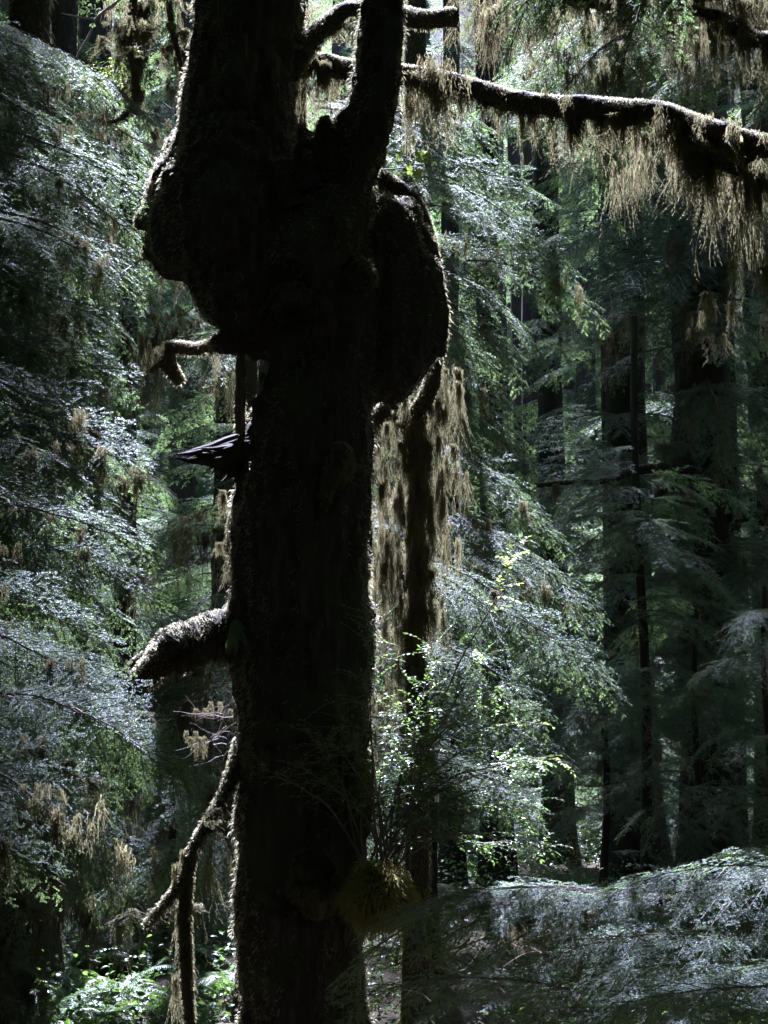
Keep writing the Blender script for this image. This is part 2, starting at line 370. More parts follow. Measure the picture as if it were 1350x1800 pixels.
def moss_on_boughs(tree, n, rng, l0, l1, s0=.4, s1=.8, picks=(0, 1, 2, 3, 4, 5), s_lo=.15):
    """moss beards hanging along the stems of the tree's boughs"""
    bs = [o for o in tree.children if o.name.split('.')[0] == 'bough']; off = origin(tree)
    for k in range(n):
        o = bs[rng.integers(len(bs))]; s = rng.uniform(s_lo, .9); M = o.matrix_basis
        p = M @ Vector((1.6 * s, 0, -.45 * s ** 2.2 + .08 * math.sin(2.6 * s))); x = M.to_3x3() @ Vector((1, 0, 0))
        put_moss(tree, np.array(p) + off, x, rng, rng.uniform(l0, l1), picks[rng.integers(len(picks))], rng.uniform(s0, s1))
def fuzz(mb, pts, nrm, rng, lo=0.015, hi=0.05, down=0.5, wid=0.0035, tone=(0.1, 0.8)):
    n = len(pts); ln = rng.uniform(lo, hi, n); d = unit(nrm + rng.normal(0, 0.45, (n, 3)) + np.array([0, 0, -down]))
    w = unit(np.cross(d, rng.normal(0, 1, (n, 3)))) * (wid * rng.uniform(0.5, 1.2, n))[:, None]
    b = pts - nrm * 0.006; m = b + d * (ln * 0.6)[:, None]; c = b + d * ln[:, None] + np.array([0, 0, -0.35]) * ln[:, None]
    V = np.stack([b, m + w, c, m - w], 1).reshape(-1, 3)
    mb.add(V, np.arange(n * 4).reshape(-1, 4), 0, rng.uniform(tone[0], tone[1], n))
def tube_samples(path, rad, n, rng):
    path = np.asarray(path); _, nn, bb = frame_along(path); u = rng.uniform(0, len(path) - 1.001, n); k = u.astype(int); f = (u - k)[:, None]
    c = path[k] * (1 - f) + path[k + 1] * f; r = np.interp(u, np.arange(len(path)), rad); a = rng.uniform(0, 2 * math.pi, n)
    nr = nn[k] * np.cos(a)[:, None] + bb[k] * np.sin(a)[:, None]
    return c + nr * r[:, None], nr
def mossy_limb(parent, ctrl, n, rng, name='limb', moss=1.0, fz=2600, seg=12, hang=None, mat=None, lmin=0.25, lmax=0.9):
    """ctrl rows: px, py, Y, radius in photo pixels; adds wood, fuzz and hanging moss"""
    c = np.array([[*P(a, b, y), r * MPX(y)] for a, b, y, r in ctrl]); s = smooth_path(c, n); path, rad = s[:, :3], s[:, 3]
    mb = MB(); tube(mb, path, rad * (1 + rng.normal(0, 0.06, n)), max(seg, 16) if rad.mean() > .04 else seg, 0, 0.06, rng); mb.v[0] = mb.v[0] + np.array([[mnoise.noise(Vector(q) * 4 + Vector((k, k, k))) + .4 * mnoise.noise(Vector(q) * 13 + Vector((k, k, k))) for k in (0, 9, 17)] for q in mb.v[0]]) * rad.mean() * .42; lo = part(name, mb, mat or M_bark, parent)
    length = np.linalg.norm(np.diff(path, axis=0), axis=1).sum()
    if fz:
        q, nr = tube_samples(path, rad, int(fz * length * (rad.mean() / 0.07) ** 0.6), rng); mb = MB(); fuzz(mb, q, nr, rng, 0.012, 0.04, 0.35)
        part('moss_coat', mb, M_moss, lo, 'stuff', False)
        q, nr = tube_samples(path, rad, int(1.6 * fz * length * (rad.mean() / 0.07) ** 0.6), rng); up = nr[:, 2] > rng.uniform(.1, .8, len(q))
        if up.any(): mb = MB(); fuzz(mb, q[up], nr[up], rng, 0.01, 0.045, 0.1, .004, (.3, 1)); part('rim_lit_moss', mb, M_rim, lo, 'stuff', False)  # paler blades on limb tops paint in the sunlit upper side
    if hang:
        for k in range(int(hang * length)):
            u = rng.random() * (n - 1.01); i = int(u); p = path[i] + (path[i + 1] - path[i]) * (u - i)
            put_moss(lo, p - np.array([0, 0, rad[i] * 0.6]), path[i + 1] - path[i], rng, rng.uniform(lmin, lmax))
    return lo, path, rad

# ------------------------------------------------------------------ the burled tree in the middle
TY = 12.0
rng = np.random.default_rng(11)
def loft(mb, rows, seg=40, depth=0.9, n=60):
    """rows: photo y, left x, right x, distance"""
    r = smooth_path(rows, n); rings = []
    for y, xl, xr, Yd in r:
        c = P((xl + xr) / 2, y, Yd); hw = max((xr - xl) / 2, 2) * MPX(Yd); a = np.linspace(0, 2 * math.pi, seg, endpoint=False)
        rings.append(np.stack([c[0] + hw * np.cos(a), c[1] + hw * depth * np.sin(a), np.full(seg, c[2])], 1))
    v = np.array(rings); N = len(v); i = np.arange(N - 1)[:, None] * seg; j = np.arange(seg)[None]
    mb.add(v.reshape(-1, 3), np.stack([i + j, i + seg + j, i + seg + (j + 1) % seg, i + (j + 1) % seg], -1).reshape(-1, 4))
    for e, fl in ((0, 1), (N - 1, 0)):
        ids = np.arange(seg); vv = np.concatenate([v[e], v[e].mean(0)[None]]); ff = np.stack([ids, (ids + 1) % seg, np.full(seg, seg)], -1)
        mb.add(vv, ff if fl else ff[:, ::-1])
def blob(mb, px, py, Y, rx, ry, rd, ang=0.0):
    """rounded swelling; radii in photo pixels (across, up, in depth)"""
    u = np.linspace(0, math.pi, 14); w = np.linspace(0, 2 * math.pi, 20, endpoint=False); U, W = np.meshgrid(u, w, indexing='ij')
    x = np.sin(U) * np.cos(W) * rx; z = np.cos(U) * ry; y = np.sin(U) * np.sin(W) * rd; c, s = math.cos(ang), math.sin(ang)
    v = np.stack([x * c - z * s, y, x * s + z * c], -1).reshape(-1, 3) * MPX(Y) + P(px, py, Y); m = 20
    i = np.arange(13)[:, None] * m; j = np.arange(m)[None]
    mb.add(v, np.stack([i + j, i + m + j, i + m + (j + 1) % m, i + (j + 1) % m], -1).reshape(-1, 4))
core = MB()
# lower bole
loft(core, [(2500, 330, 740, TY), (2100, 385, 665, TY), (1800, 413, 642, TY), (1700, 417, 640, TY), (1500, 428, 640, TY), (1300, 426, 642, TY), (1150, 416, 645, TY),
            (1050, 412, 646, TY), (950, 416, 648, TY), (860, 412, 652, TY), (800, 432, 654, TY), (740, 448, 655, TY), (640, 470, 662, TY), (560, 450, 668, TY), (470, 430, 655, TY), (400, 420, 640, TY)])
# upper left stem with the flaring burl
loft(core, [(625, 440, 520, TY), (590, 400, 560, TY), (560, 368, 590, TY), (520, 345, 590, TY), (488, 320, 580, TY), (462, 268, 575, TY), (420, 262, 560, TY), (370, 262, 545, TY), (300, 284, 528, TY + .05),
            (250, 300, 522, TY + .1), (180, 322, 524, TY + .15), (100, 338, 526, TY + .2), (0, 347, 529, TY + .25), (-160, 360, 528, TY + .3), (-420, 372, 524, TY + .4), (-900, 390, 515, TY + .6)], n=90)
blob(core, 256, 388, TY, 15, 24, 30); blob(core, 268, 440, TY, 14, 24, 30); blob(core, 300, 320, TY, 30, 60, 60, -0.3)
blob(core, 415, 602, TY, 52, 22, 40)
# right burl
blob(core, 690, 520, TY + .25, 84, 170, 95, 0.10); blob(core, 690, 430, TY + .25, 66, 95, 80, 0.3); blob(core, 718, 590, TY + .2, 58, 85, 70, -0.2); blob(core, 690, 640, TY + .15, 55, 75, 70, -0.5)
# broken crown between the stems
loft(core, [(470, 455, 650, TY - .25), (400, 462, 630, TY - .25), (350, 474, 612, TY - .25), (310, 488, 600, TY - .22), (280, 504, 596, TY - .2), (250, 540, 596, TY - .2), (225, 560, 588, TY - .2), (214, 568, 580, TY - .2)])
blob(core, 502, 300, TY - .3, 24, 34, 30); blob(core, 530, 262, TY - .25, 18, 22, 24); blob(core, 640, 495, TY - .3, 16, 20, 26); blob(core, 565, 420, TY - .35, 70, 110, 60)
# second stem, leaning up to the right
s = smooth_path(np.array([[*P(a, b, y), r * MPX(y)] for a, b, y, r in [(590, 470, TY - .25, 60), (600, 400, TY - .28, 44), (612, 330, TY - .3, 43), (632, 262, TY - .3, 48), (652, 200, TY - .3, 46), (662, 140, TY - .3, 41), (668, 70, TY - .28, 37), (672, 0, TY - .25, 36), (676, -150, TY - .2, 34), (690, -500, TY, 28)]]), 40)
tube(core, s[:, :3], s[:, 3], 20)
s = smooth_path(np.array([[*P(a, b, y), r * MPX(y)] for a, b, y, r in [(598, 268, TY - .28, 16), (592, 240, TY - .28, 10), (606, 205, TY - .3, 14)]]), 8); tube(core, s[:, :3], s[:, 3], 10)
tmp = bpy.data.objects.new('tmp', core.mesh('tmp', M_bark)); COL.objects.link(tmp)
md = tmp.modifiers.new('r', 'REMESH'); md.mode = 'VOXEL'; md.voxel_size = 0.028
md = tmp.modifiers.new('s', 'SMOOTH'); md.iterations = 5; md.factor = 0.6
dg = bpy.context.evaluated_depsgraph_get(); me = bpy.data.meshes.new_from_object(tmp.evaluated_get(dg)); bpy.data.objects.remove(tmp)
nv = len(me.vertices); co = np.empty(nv * 3); me.vertices.foreach_get('co', co); co = co.reshape(-1, 3)
no = np.empty(nv * 3); me.vertex_normals.foreach_get('vector', no); no = no.reshape(-1, 3)
disp = np.array([0.055 * mnoise.noise(Vector((p[0] * 6, p[1] * 6, p[2] * 0.9))) + 0.03 * mnoise.noise(Vector((p[0] * 15, p[1] * 15, p[2] * 3.0))) + 0.05 * mnoise.noise(Vector((p[0] * 2.2 + 7, p[1] * 2.2, p[2] * 2.2))) - 0.07 * abs(mnoise.noise(Vector((p[0] * 4 + 3, p[1] * 4, p[2] * 3.2)))) + 0.02 * mnoise.noise(Vector((p[0] * 24, p[1] * 24, p[2] * 12))) + .02 for p in co])
co += no * disp[:, None]
base = np.array([*P(530, 1900, TY)[:2], 0.0]); base[2] = ground_z(base[0], base[1]) - 0.1
bigtree = thing('burled_tree', 'huge dark burled old tree with swollen forked trunk in the centre', 'tree', base)
me.vertices.foreach_set('co', (co - base).ravel()); me.materials.clear(); me.materials.append(M_bark); me.name = 'trunk'
me.polygons.foreach_set('use_smooth', np.ones(len(me.polygons), bool)); me.update()
link('trunk', me, bigtree)
me.calc_loop_triangles(); tri = np.empty(len(me.loop_triangles) * 3, np.int32); me.loop_triangles.foreach_get('vertices', tri); tri = tri.reshape(-1, 3)
tv = co[tri]; cr = np.cross(tv[:, 1] - tv[:, 0], tv[:, 2] - tv[:, 0]); ar = np.linalg.norm(cr, axis=1) / 2
keep = tv[:, 0, 2] < P(0, -60, TY)[2]; ar = ar * keep
NF = 110000
pick = rng.choice(len(tri), NF, p=ar / ar.sum()); b1, b2 = rng.random(NF), rng.random(NF); fl = b1 + b2 > 1; b1[fl] = 1 - b1[fl]; b2[fl] = 1 - b2[fl]
fp = tv[pick, 0] + (tv[pick, 1] - tv[pick, 0]) * b1[:, None] + (tv[pick, 2] - tv[pick, 0]) * b2[:, None]; fn = unit(cr[pick])
dens = np.array([mnoise.noise(Vector((p[0] * 3.0, p[1] * 3.0, p[2] * 0.9))) for p in fp]); sel = dens + 0.45 * fn[:, 2] - 0.25 * (fn[:, 1] < -.45) + 0.4 * (np.abs(fn[:, 1]) < .4) > rng.uniform(-0.10, 0.35, NF)
mb = MB(); fuzz(mb, fp[sel], fn[sel], rng, 0.015, 0.065, 0.5, 0.0035); part('moss_coat', mb, M_moss, bigtree, 'stuff', False)

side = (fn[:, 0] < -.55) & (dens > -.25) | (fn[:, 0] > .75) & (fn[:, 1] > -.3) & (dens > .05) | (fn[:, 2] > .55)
mb = MB(); fuzz(mb, np.repeat(fp[side], 2, 0) + rng.normal(0, .012, (2 * side.sum(), 3)), np.repeat(fn[side], 2, 0), rng, 0.010, 0.05, 0.3, 0.004, (.3, 1)); part('rim_lit_moss', mb, M_rim, bigtree, 'stuff', False)  # paler blades along flanks and tops paint in the bright rim

# mossy ridge of the right burl and limbs of the big tree
mossy_limb(bigtree, [(640, 285, TY + .3, 14), (665, 312, TY + .35, 17), (700, 335, TY + .35, 15), (728, 358, TY + .35, 14), (748, 400, TY + .33, 12), (760, 450, TY + .3, 12), (768, 510, TY + .28, 11), (776, 570, TY + .25, 10), (772, 625, TY + .22, 9)], 40, rng, 'burl_ridge', fz=5200)
mossy_limb(bigtree, [(505, 130, TY + .25, 22), (535, 85, TY + .3, 20), (572, 48, TY + .4, 17), (620, 18, TY + .5, 17), (690, 22, TY + .6, 16), (745, 35, TY + .7, 16), (800, 28, TY + .8, 15)], 36, rng, fz=3000, hang=4.0, lmin=.15, lmax=.45)
mossy_limb(bigtree, [(510, 118, TY + .5, 18), (560, 112, TY + .6, 18), (620, 124, TY + .7, 17), (700, 130, TY + .8, 16), (760, 138, TY + .8, 16), (830, 156, TY + .7, 17), (890, 175, TY + .6, 18), (960, 186, TY + .4, 18), (1040, 190, TY + .2, 19),
                     (1100, 196, TY, 20), (1160, 200, TY - .1, 20), (1220, 222, TY - .2, 21), (1290, 245, TY - .3, 20), (1360, 262, TY - .4, 18), (1470, 300, TY - .5, 14)], 70, rng, fz=4200, hang=9.5, lmin=.25, lmax=.95)
mossy_limb(bigtree, [(1190, 215, TY - .15, 9), (1230, 262, TY - .3, 9), (1275, 288, TY - .4, 9), (1320, 312, TY - .5, 9), (1390, 345, TY - .6, 8)], 20, rng, 'side_limb', fz=3000, hang=9, lmin=.4, lmax=1.2)
mossy_limb(bigtree, [(440, 1118, TY, 52), (385, 1118, TY - .05, 44), (335, 1132, TY - .1, 38), (300, 1150, TY - .15, 34), (268, 1178, TY - .2, 26), (240, 1204, TY - .2, 19), (214, 1230, TY - .2, 9)], 70, rng, fz=3600, hang=2, lmin=.1, lmax=.25)
mossy_limb(bigtree, [(325, 1112, TY - .05, 20), (292, 1122, TY - .08, 16), (268, 1150, TY - .1, 12), (240, 1166, TY - .1, 9), (214, 1186, TY - .1, 3)], 30, rng, 'broken_prong', fz=2500, mat=M_rot)
mossy_limb(bigtree, [(430, 602, TY + .1, 24), (385, 606, TY + .2, 15), (345, 614, TY + .3, 10), (318, 611, TY + .35, 10), (290, 608, TY + .35, 6)], 16, rng, 'dead_limb', fz=3500, mat=M_wood)
mossy_limb(bigtree, [(300, 612, TY + .35, 6), (294, 635, TY + .35, 12), (304, 655, TY + .35, 12), (318, 672, TY + .35, 7)], 10, rng, 'dead_limb', fz=6000, mat=M_wood)
mossy_limb(bigtree, [(296, 632, TY + .35, 6), (278, 642, TY + .35, 5), (264, 654, TY + .35, 3)], 8, rng, 'dead_limb', fz=3000, mat=M_wood)
mossy_limb(bigtree, [(424, 615, TY - .05, 8), (424, 680, TY - .05, 8), (422, 762, TY - .05, 10)], 10, rng, 'dead_stick', fz=1500, mat=M_wood)
mossy_limb(bigtree, [(460, 655, TY, 5), (458, 700, TY + .05, 6), (440, 735, TY + .1, 5)], 8, rng, 'dead_stick', fz=1500, mat=M_wood)
mossy_limb(bigtree, [(425, 1300, TY, 13), (412, 1350, TY - .1, 12), (392, 1400, TY - .2, 10), (360, 1455, TY - .3, 9), (338, 1500, TY - .35, 9), (322, 1548, TY - .4, 8), (290, 1588, TY - .45, 7), (256, 1628, TY - .5, 5)], 30, rng, fz=4200, hang=3.5, lmin=.12, lmax=.4)
mossy_limb(bigtree, [(336, 1500, TY - .35, 7), (326, 1580, TY - .37, 9), (326, 1660, TY - .38, 9), (330, 1740, TY - .38, 8), (336, 1830, TY - .38, 6)], 18, rng, 'hanging_limb', fz=9000)
lo = bigtree.children[-1]
for k in range(9):
    put_moss(lo, P(322 + rng.uniform(-10, 14), 1500 + k * 28, TY - .38), [1, .2, 0], rng, rng.uniform(.4, .8), 4, .55)
# knob with a moss drape on the front of the bole
mossy_limb(bigtree, [(600, 830, TY - .32, 22), (600, 806, TY - .45, 20), (598, 796, TY - .56, 17), (592, 815, TY - .6, 15), (578, 850, TY - .55, 12), (566, 900, TY - .45, 6)], 14, rng, 'knob', fz=9000, hang=4, lmin=.2, lmax=.4)
for ctrl, fzz in (([(585, 330, TY - .35, 26), (580, 280, TY - .38, 23), (574, 240, TY - .38, 18), (570, 208, TY - .38, 11)], 7000), ([(540, 340, TY - .42, 26), (534, 300, TY - .42, 23), (531, 270, TY - .4, 15)], 7000), ([(515, 370, TY - .42, 30), (505, 325, TY - .44, 24), (501, 296, TY - .42, 15)], 9000),
                  ([(560, 275, TY + .2, 22), (542, 250, TY + .25, 18), (526, 242, TY + .3, 12)], 7000), ([(620, 470, TY - .4, 26), (642, 490, TY - .42, 22), (650, 505, TY - .42, 12)], 4000), ([(290, 372, TY, 22), (265, 376, TY, 17), (252, 388, TY, 14), (250, 402, TY, 10)], 9000), ([(290, 440, TY, 24), (268, 444, TY, 16), (262, 456, TY, 9)], 6000),
                  ([(480, 560, TY - .38, 22), (505, 520, TY - .48, 22), (535, 522, TY - .48, 16), (550, 560, TY - .4, 8)], 5000)):
    mossy_limb(bigtree, ctrl, 12, rng, 'knob', fz=fzz)
# splintered stub
stub = MB()
for k in range(46):
    a = P(452 + rng.normal(0, 4), 800 + rng.normal(0, 22), TY + rng.normal(0, .1)); f = rng.random()
    tip = P(305 + 130 * f ** 0.8 + rng.normal(0, 4), (806 if rng.random() < .5 else 800) + rng.normal(0, 10) + (-45 if rng.random() < .3 else 0) * f + 45 * f * (rng.random() < .5), TY - .12 + rng.normal(0, .07))
    t = np.linspace(0, 1, 6)[:, None]; tube(stub, a + (tip - a) * t + rng.normal(0, .008, (6, 3)), np.linspace(.07, .003, 6), 5, 0, .15, rng)
tube(stub, np.array([P(a, b, TY - .05) for a, b in ((470, 805), (430, 802), (395, 806), (360, 808), (330, 810))]), np.array([46, 36, 22, 10, 3]) * MPX(TY), 12, 0, .2, rng)
part('broken_stub', stub, M_bark, bigtree, smooth=False)
# loose moss beards and thin hanging strands on the bole
for k in range(9):
    y = rng.uniform(540, 1750); x = rng.uniform(440, 630)
    put_moss(bigtree, P(x, y, TY - .40 - .06 * rng.random()), [1, 0, 0], rng, rng.uniform(.15, .5), rng.integers(0, 6), rng.uniform(.35, .7))
for k in range(12): put_moss(bigtree, P(rng.uniform(350, 500), rng.uniform(0, 380), TY - .36), [1, 0, 0], rng, rng.uniform(.3, .8), 4, .4)
for k in range(8): put_moss(bigtree, P(400 + rng.uniform(-14, 18), rng.uniform(850, 1000), TY), [1, 0.3, 0], rng, rng.uniform(.2, .5), 4, .5)

# ------------------------------------------------------------------ mossy snag behind the burl
rng = np.random.default_rng(21); SY = 13.6
sb_ = P(700, 1900, SY); sb_[2] = ground_z(sb_[0], sb_[1]) - .1
snag = thing('mossy_snag', 'sunlit broken snag hung with golden moss behind the burled tree', 'dead tree', sb_)
mb = MB(); path = []; 
rows = [(2300, 690, 780), (1800, 704, 758), (1500, 712, 752), (1250, 716, 750), (1100, 712, 742), (1000, 720, 748), (900, 716, 744), (820, 722, 750), (760, 720, 746), (715, 722, 744), (696, 726, 740)]
s = smooth_path(np.array([[*P((a + b) / 2, y, SY), (b - a) / 2 * MPX(SY)] for y, a, b in rows]), 40); tube(mb, s[:, :3], s[:, 3], 28, 0, .05, rng)
part('trunk', mb, M_bark2, snag)
q, nr = tube_samples(s[:, :3], s[:, 3], 26000, rng); mb = MB(); fuzz(mb, q, nr, rng, .02, .07, 1.0, .004, (.2, 1.0)); part('moss_coat', mb, M_hang, snag, 'stuff', False)
lo, pth, rd = mossy_limb(snag, [(735, 760, SY, 12), (712, 720, SY - .05, 14), (690, 712, SY - .1, 13), (668, 728, SY - .12, 11), (655, 760, SY - .12, 8), (648, 860, SY - .1, 7), (646, 1000, SY - .05, 6)], 30, rng, fz=4200)
for k in range(70):
    f = rng.random(); x = 652 + 75 * rng.random(); y = 715 + 620 * f ** 1.2
    put_moss(snag, P(x, y, SY + rng.normal(0, .10)), [1, .2, 0], rng, rng.uniform(.3, .8), rng.integers(0, 6), rng.uniform(.35, .6))
for k in range(44):
    y = rng.uniform(690, 1480); put_moss(snag, P(rng.uniform(708, 752), y, SY - .13), [1, 0, 0], rng, rng.uniform(.2, .5), rng.integers(0, 6), rng.uniform(.4, .6))
for k in range(46):
    y = rng.uniform(690, 1120); put_moss(snag, P(rng.uniform(655, 768), y, SY - .24 + rng.normal(0, .05)), [1, .1, 0], rng, rng.uniform(.3, .8), rng.integers(0, 6), rng.uniform(.4, .7))
mossy_limb(snag, [(700, 740, SY - .1, 10), (728, 728, SY - .2, 12), (748, 700, SY - .3, 13), (762, 660, SY - .35, 12), (768, 610, SY - .35, 11)], 14, rng, fz=5000)
for k in range(16): put_moss(snag, P(rng.uniform(745, 800), rng.uniform(640, 900), SY - .2 + rng.normal(0, .1)), [1, .3, 0], rng, rng.uniform(.5, 1.1), [2, 4, 1][rng.integers(3)], rng.uniform(.4, .7))
for k in range(10): put_moss(snag, P(rng.uniform(720, 800), rng.uniform(900, 1150), SY - .1), [1, .3, 0], rng, rng.uniform(.4, .9), [2, 4, 5][rng.integers(3)], rng.uniform(.4, .7))

# ------------------------------------------------------------------ hemlocks
def trunk_part(tree, px, Y, w0, w1, top_z, rng, lean=0.0, mat=None, name='trunk', seg=18):
    """w0, w1: trunk width in photo pixels at the ground and at the top"""
    b = P(px, 1240, Y); gz = ground_z(b[0], b[1]) - .15
    zs = np.linspace(gz, top_z, 26); t = np.linspace(0, 1, 26)
    pts = np.stack([b[0] + lean * t + .05 * np.sin(t * 7 + px), b[1] + .05 * np.cos(t * 5 + px), zs], 1)
    r = (w0 + (w1 - w0) * t) / 2 * MPX(Y) * (1 + .7 * np.exp(-t * 22))
    pts, r = smooth_path(np.column_stack([pts, r]), 90)[:, :3], np.interp(np.linspace(0, 25, 90), np.arange(26), r)
    mb = MB(); tube(mb, pts, r, 28, 0); v = mb.v[0]; ax = np.repeat(pts, 28, 0); n = unit(v - ax); rr = r.mean()
    dsp = np.array([.16 * mnoise.noise(Vector((q[0] * 2.2 / rr * .4, q[1] * 2.2 / rr * .4, q[2] * .5))) + .10 * mnoise.noise(Vector((q[0] * 6 / rr * .4, q[1] * 6 / rr * .4, q[2] * 1.6))) for q in v])
    mb.v[0] = v + n * (dsp * rr)[:, None]; o = part(name, mb, mat or M_bark2, tree)
    k = int(np.searchsorted(pts[:, 2], P(0, -20, Y)[2])) + 1
    if Y < 32 and -80 < px < 1400 and w0 > 40:
        q, nr = tube_samples(pts[:k], r[:k], int(5200 if Y < 25 else 3200), rng); sel = np.array([mnoise.noise(Vector((a[0] * 1.5, a[1] * 1.5, a[2] * .5))) for a in q]) > rng.uniform(-.3, .2, len(q))
        mb = MB(); fuzz(mb, q[sel], nr[sel], rng, .03, .14, 1.2, .007, (.0, .6)); part('moss_coat', mb, M_moss, o, 'stuff', False)
    return pts, r, o
def root_at(px, Y):
    b = P(px, 1240, Y); b[2] = ground_z(b[0], b[1]); return b
def whorls(tree, px, Y, z0, z1, n, rng, meshes, l0, l1, drop=.25, front=.6, lean=0):
    b = root_at(px, Y)
    for k in range(n):
        z = rng.uniform(z0, z1); a = rng.uniform(0, 2 * math.pi)
        if rng.random() < front: a = rng.uniform(math.pi * 1.02, math.pi * 1.98)
        L = rng.uniform(l0, l1); d = np.array([math.cos(a), math.sin(a), 0])
        p = np.array([b[0], b[1], z]) + d * .1
        if blocked(p + d * L * .5, L): continue
        put_bough(tree, p, p + d * L * .93 + np.array([0, 0, -L * rng.uniform(drop * .5, drop * 1.7)]), rng, meshes)

# near hemlock, left: its boughs sweep in from the left edge
rng = np.random.default_rng(31)
hl = thing('hemlock_tree', 'nearest hemlock whose layered green boughs sweep in from the left edge', 'tree', root_at(-420, 9.6), 'hemlocks with boughs in view')
trunk_part(hl, -420, 9.6, 150, 100, 24, rng)
tips = [(262, 1040, 9), (305, 1420, 9), (296, 1370, 9), (230, 860, 9), (206, 738, 9.4), (240, 892, 9.2), (225, 905, 9.5), (190, 820, 9.6), (290, 1085, 9.0), (310, 1405, 9.0), (270, 1330, 9.3), (262, 1300, 9.5), (180, 1190, 9.3), (120, 640, 9.9), (130, 600, 10.2),
        (250, 560, 11.0), (255, 548, 10.6), (66, 150, 9.6), (80, 165, 10), (222, 440, 11), (230, 395, 11.2), (60, 1060, 9), (90, 960, 9.4), (140, 1005, 9.6), (85, 700, 9.2), (60, 560, 9.5), (150, 1290, 9.4), (160, 1450, 9.6), (210, 1540, 9.7)]
for (x, y, Yd) in tips:
    L = rng.uniform(300, 430); sl_ = rng.uniform(.36, .62)
    Yd = YL(y) + rng.uniform(-.15, .15); put_bough(hl, P(x - L, y - L * sl_, Yd + rng.uniform(.2, .9)), P(x, y, Yd), rng, HI, rng.uniform(.4, .8))
for k in range(34):
    y = rng.uniform(220, 1500); x = rng.uniform(20, 190); L = rng.uniform(260, 430); sl_ = rng.uniform(.35, .7); Yd = YL(y) + rng.uniform(.1, .8)
    put_bough(hl, P(x - L, y - L * sl_, Yd + rng.uniform(-.2, .5)), P(x, y, Yd), rng, HI, rng.uniform(.3, .8))
for k in range(12):
    y = rng.uniform(1430, 1620); x = rng.uniform(70, 210); L = rng.uniform(260, 380); Yd = YL(y) + rng.uniform(-.1, .5)
    put_bough(hl, P(x - L, y - L * rng.uniform(.5, .8), Yd + rng.uniform(0, .5)), P(x, y, Yd), rng, THIN, rng.uniform(.3, .8))
moss_on_boughs(hl, 95, rng, .15, .5, .35, .7, s_lo=.5)
# hemlock behind it on the left
h2 = thing('hemlock_tree', 'blue-green hemlock with drooping boughs at the left, left of the burl', 'tree', root_at(-260, 12.6), 'hemlocks with boughs in view')
trunk_part(h2, -260, 12.6, 150, 110, 26, rng)
for k in range(34):
    y = rng.uniform(215, 520); x = rng.uniform(60, 280); L = rng.uniform(240, 420); Yd = rng.uniform(13, 14.6)
    put_bough(h2, P(x - L, y - L * rng.uniform(.3, .6), Yd + rng.uniform(-.3, .5)), P(x, y, Yd), rng, HI, rng.uniform(0, .8))
for k in range(12):
    y = rng.uniform(560, 1250); x = rng.uniform(120, 260); L = rng.uniform(240, 420); Yd = rng.uniform(12, 13.6)
    put_bough(h2, P(x - L, y - L * rng.uniform(.3, .6), Yd), P(x, y, Yd), rng, HI, rng.uniform(0, .8))

# sunlit hemlock right behind the snag
rng = np.random.default_rng(41)
hc = thing('hemlock_tree', 'sunlit pale hemlock with drooping boughs right of the burl', 'tree', root_at(735, 21.2), 'hemlocks with boughs in view')
trunk_part(hc, 735, 21.2, 56, 34, 15, rng)
tiers = [(690, 200, 880, 300, 5), (720, 240, 960, 430, 7), (760, 330, 1055, 548, 8), (770, 470, 930, 640, 6), (780, 600, 935, 830, 8), (770, 780, 1005, 985, 9), (800, 940, 1060, 1110, 8), (780, 1080, 1100, 1250, 9), (770, 1230, 1000, 1362, 7), (760, 1330, 960, 1450, 6)]
snag_lines = np.array([P(680, y, 13.6) for y in range(740, 1300, 60)])
for (x0, y0, x1, y1, n) in tiers:                     # each tier is a fan of boughs at one height
    n = max(4, int(n * .9))
    for k in range(n):
        f = (k + .5) / n; x = x0 + 70 + (x1 - x0 - 70) * f ** .7 + rng.normal(0, 10); y = y0 + 40 + (y1 - y0 - 40) * f + rng.normal(0, 14) if k < n - 1 else y1
        if k == n - 1: x = x1
        L = rng.uniform(200, 300); Yd = YC(y1) + (1 - f) * .35 + rng.uniform(-.15, .15)
        a_, b_ = P(x - L, y - L * rng.uniform(.35, .7), Yd + rng.uniform(.3, .8)), P(x, y, Yd)
        d_ = (a_ * .4 + b_ * .6) - snag_lines; t_ = d_ @ SUNV
        if np.any((t_ > .3) & (np.linalg.norm(d_ - t_[:, None] * SUNV, axis=1) < .45)): continue
        put_bough(hc, a_, b_, rng, THIN, rng.uniform(.3, .75), 1.1)
for k in range(26):
    x = rng.uniform(760, 1000); y = rng.uniform(220, 1480); L = rng.uniform(180, 300); Yd = YC(y) + rng.uniform(1.6, 2.6)
    put_bough(hc, P(x - L, y - L * rng.uniform(.2, .7), Yd + rng.uniform(.2, .9)), P(x, y, Yd), rng, MID, rng.uniform(.2, .8))
moss_on_boughs(hc, 45, rng, .25, .9, .4, .9)

